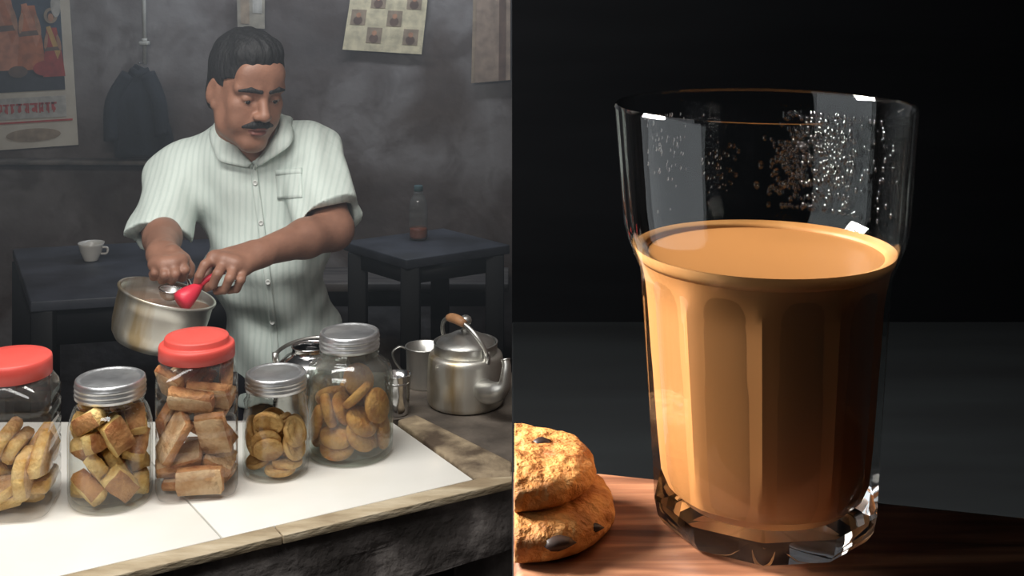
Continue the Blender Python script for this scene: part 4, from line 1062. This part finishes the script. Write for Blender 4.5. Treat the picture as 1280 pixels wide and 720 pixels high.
# tall glass
GX, GY = (955-640)/FPX*.40, .40
def gz(py): return CAM_Z-(py-HOR)/FPX*GY-BZ             # height over the board of a pixel row at the glass axis
glass = thing('tea_glass', 'tall clear tumbler with faceted lower body filled with milky tea', 'glass', (GX, GY, BZ))
gm, nt, b = nodes('clear_drinking_glass')
b.inputs['Base Color'].default_value = (1, 1, 1, 1); b.inputs['Roughness'].default_value = .0; b.inputs['IOR'].default_value = 1.46
b.inputs['Transmission Weight'].default_value = 1.0
H_G = gz(130); Z_SH = gz(306); Z_F = gz(352)
NF = 10
outer = [(0, .0008, 1), (.0265, .0008, 1), (.0285, .0, 1), (.0310, .0012, 1), (.0328, .004, 1), (.0338, .009, 1), (.0343, .02, 1), (.0352, .035, 1), (.0362, .05, 1), (.0374, Z_F-.006, 1), (.0379, Z_F+.001, .85), (.0388, Z_F+.0055, .45), (.0410, Z_SH-.002, .12), (.0430, Z_SH+.003, 0), (.0438, Z_SH+.007, 0), (.0445, Z_SH+.016, 0), (.0455, H_G-.014, 0), (.0464, H_G-.003, 0), (.0466, H_G-.001, 0), (.0461, H_G, 0)]
inner = [(.0453, H_G-.0003, 0), (.0447, H_G-.002, 0), (.0438, H_G-.014, 0), (.0426, Z_SH+.016, 0), (.0418, Z_SH+.006, 0), (.0404, Z_SH, 0), (.0380, Z_F+.006, 0), (.0360, Z_F-.004, 0), (.0345, .05, 0), (.0330, .03, 0), (.0318, .018, 0), (.0300, .0125, 0), (.0265, .0092, 0), (.020, .0078, 0), (0, .0074, 0)]
rows = outer+inner
def facet(a, k):
    w = rows[k][2]
    if w == 0: return 1.0
    h = PI/NF; q = (a+.515) % (2*h)-h
    poly = math.cos(h)/math.cos(q)*1.035
    return 1*(1-w)+w*poly
thin_m = thin_glass('thin_tumbler_wall', (.97, .975, .97), .02)
gw = MB().lathe([(r, z) for r, z, w in rows], 160, rad=facet)
nO = len(outer)
for i, f_ in enumerate(gw.f):                          # the wall that the tea touches is thin: no bending of light there
    z_ = sum(gw.v[q][2] for q in f_)/len(f_); q_ = min(f_)
    if z_ > .012: gw.m[i] = 1
obj('glass_wall', gw, [gm, thin_m], glass, angle=22)
tea_m = mat('milk_tea', S(186, 128, 76), S(190, 132, 79), rough=.35, scale=8)
froth_m = mat('tea_froth', S(196, 138, 80), S(208, 154, 96), rough=.5, scale=60)
ZT = gz(312)
def inr(z):
    zz = [q[1] for q in inner][::-1]; rr = [q[0] for q in inner][::-1]
    return float(np.interp(z, zz, rr))
tp = [(0, .0073), (.020, .0077), (.0266, .0091), (.0301, .0124), (.0319, .018), (.0331, .03), (.0346, .05)]
for z in np.linspace(.055, ZT, 10): tp.append((inr(z)+.0002, float(z)))
tp += [(inr(ZT)-.0012, ZT-.0004), (inr(ZT)-.004, ZT-.0010), (0, ZT-.0010)]
def tea_facet(a, k):
    z = tp[k][1]; w = float(np.interp(z, [.010, .018, Z_F-.004, Z_F+.006], [0, 1, 1, 0])); h = PI/NF; q = (a+.515) % (2*h)-h
    return 1*(1-w)+w*math.cos(h)/math.cos(q)*1.028
obj('tea', MB().lathe(tp, 120, rad=tea_facet), tea_m, glass, angle=20)
rT = inr(ZT)
obj('froth_ring', MB().lathe([(rT+.0004, ZT+.0010), (rT-.0018, ZT+.0003), (rT-.0034, ZT-.0007), (rT-.003, ZT-.0014), (inr(ZT-.0036)+.0001, ZT-.0036), (inr(ZT-.0020)+.0005, ZT-.0020), (inr(ZT-.001)+.0005, ZT-.001), (rT+.0004, ZT+.0010)], 96), froth_m, glass)
# drops of condensation inside the upper wall
mb = MB(); rd = random.Random(3)
def drop(th, z, r):
    ri = inr(z); c = Vector((math.cos(th)*ri, math.sin(th)*ri, z)); n = Vector((-math.cos(th), -math.sin(th), 0)); tt = Vector((-math.sin(th), math.cos(th), 0)); k = Vector((0, 0, 1))
    v = [c+n*r*.45]; f = []
    for ring, (h, q) in enumerate(((.34, .55), (.0, 1.0))):
        for i in range(7):
            a = 2*PI*i/7; v.append(c+n*(r*h-.00005)+tt*(r*q*math.cos(a))+k*(r*q*1.25*math.sin(a)))
    for i in range(7):
        j = (i+1) % 7; f.append((0, 1+i, 1+j)); f.append((1+i, 8+i, 8+j, 1+j))
    mb.add(v, f)
def patch_drops(thc, zc, sth, sz, n, r0, r1):
    for _ in range(n): drop(rd.gauss(thc, sth), min(max(rd.gauss(zc, sz), ZT+.006), H_G-.008), rd.uniform(r0, r1))
zc = gz(215)
patch_drops(math.radians(50), gz(216), .15, .009, 230, .0005, .0011)
patch_drops(math.radians(66), gz(222), .09, .008, 130, .0005, .0011)
patch_drops(math.radians(100), gz(240), .09, .006, 40, .0003, .0008)
patch_drops(math.radians(128), gz(200), .12, .010, 70, .0003, .0007)
patch_drops(math.radians(20), gz(215), .2, .012, 60, .0003, .0008)
o = obj('condensation', mb, gm, glass); o['kind'] = 'stuff'

# stacked cookies, cut flat at the table's edge
def cookie(name, label, cx, cy, z, r, h, seed, chips):
    from mathutils import noise
    t = thing(name, label, 'cookie', (max(cx, 0.012), cy, z), group=None)
    off = Vector((cx-max(cx, .012), 0, 0))
    bm = bmesh.new()
    pr = [(0, .0), (r*.55, .0), (r*.86, .0004), (r*.97, h*.22), (r, h*.45), (r*.97, h*.66), (r*.88, h*.82), (r*.74, h*.93), (r*.5, h*.99), (r*.25, h), (0, h)]
    pr = spline(pr, 4)
    mbb = MB().lathe([(max(0, a), b) for a, b in pr], 96)
    me = mbb.mesh(name); bm.from_mesh(me)
    for v in bm.verts:
        q = v.co+Vector((seed*3.1, seed*1.7, seed))
        d = noise.noise(q*130)*.0012+noise.noise(q*320)*.0008+noise.noise(q*60)*.0014
        w = min(1, v.co.z/(h*.3))
        v.co += Vector((v.co.x, v.co.y, max(0, v.co.z-h*.4)*1.5)).normalized()*d*w if v.co.length > 1e-6 else Vector()
    for v in bm.verts: v.co += off
    lim = -t.location.x+.0008
    g = bm.verts[:]+bm.edges[:]+bm.faces[:]
    bmesh.ops.bisect_plane(bm, geom=g, plane_co=(lim, 0, 0), plane_no=(1, 0, 0), clear_inner=True)
    ed_ = [e for e in bm.edges if e.is_boundary]; bmesh.ops.holes_fill(bm, edges=ed_, sides=0)
    bm.to_mesh(me); bm.free()
    ck = mat('baked_cookie', S(146, 88, 38), S(206, 152, 84), rough=.7, scale=120, detail=5, bump=.5, bscale=260, c3=S(184, 124, 60), lo=.3, hi=.66)
    obj('cookie_body', me, ck, t)
    for (x, y, zz, s) in chips:
        q = MB().lathe([(0, -.5), (.6, -.42), (1, 0), (.75, .42), (.3, .6), (0, .62)], 9, rad=lambda a, k: 1+.18*math.sin(3*a+k))
        q.v = [(x+off.x+p_[0]*s, y+p_[1]*s*.8, zz+p_[2]*s*.7) for p_ in q.v]
        obj('chocolate_chip', q, M['choc'], t)
    return t
cookie('chip_cookie', 'golden chocolate chip cookie lying under the other one on the board', .0020, .398, BZ+.0001, .0300, .0120, 1, [(.011, -.0265, .0065, .0050), (.022, -.018, .007, .003)])
cookie('chip_cookie', 'golden chocolate chip cookie lying on top of another cookie', .0005, .402, BZ+.0116, .0262, .0112, 2, [(.009, .006, .0100, .0034)])

# ------------------------------------------------------------------ thin cooking smoke hanging in the stall
hz = bpy.data.materials.new('cooking_smoke'); hz.use_nodes = True; nt = hz.node_tree; nt.nodes.remove(nt.nodes['Principled BSDF'])
vsn = nt.nodes.new('ShaderNodeVolumeScatter'); vsn.inputs['Color'].default_value = (.76, .87, 1, 1); vsn.inputs['Density'].default_value = .062; vsn.inputs['Anisotropy'].default_value = .2
L(nt, vsn.outputs[0], nt.nodes['Material Output'].inputs['Volume'])
o = obj('smoke_haze', MB().box((-1.48, 3.03, 1.89), (2.99, 3.34, 1.28)), hz)
tag(o, 'thin bluish cooking smoke hanging in the whole tea stall', 'smoke'); o['kind'] = 'stuff'
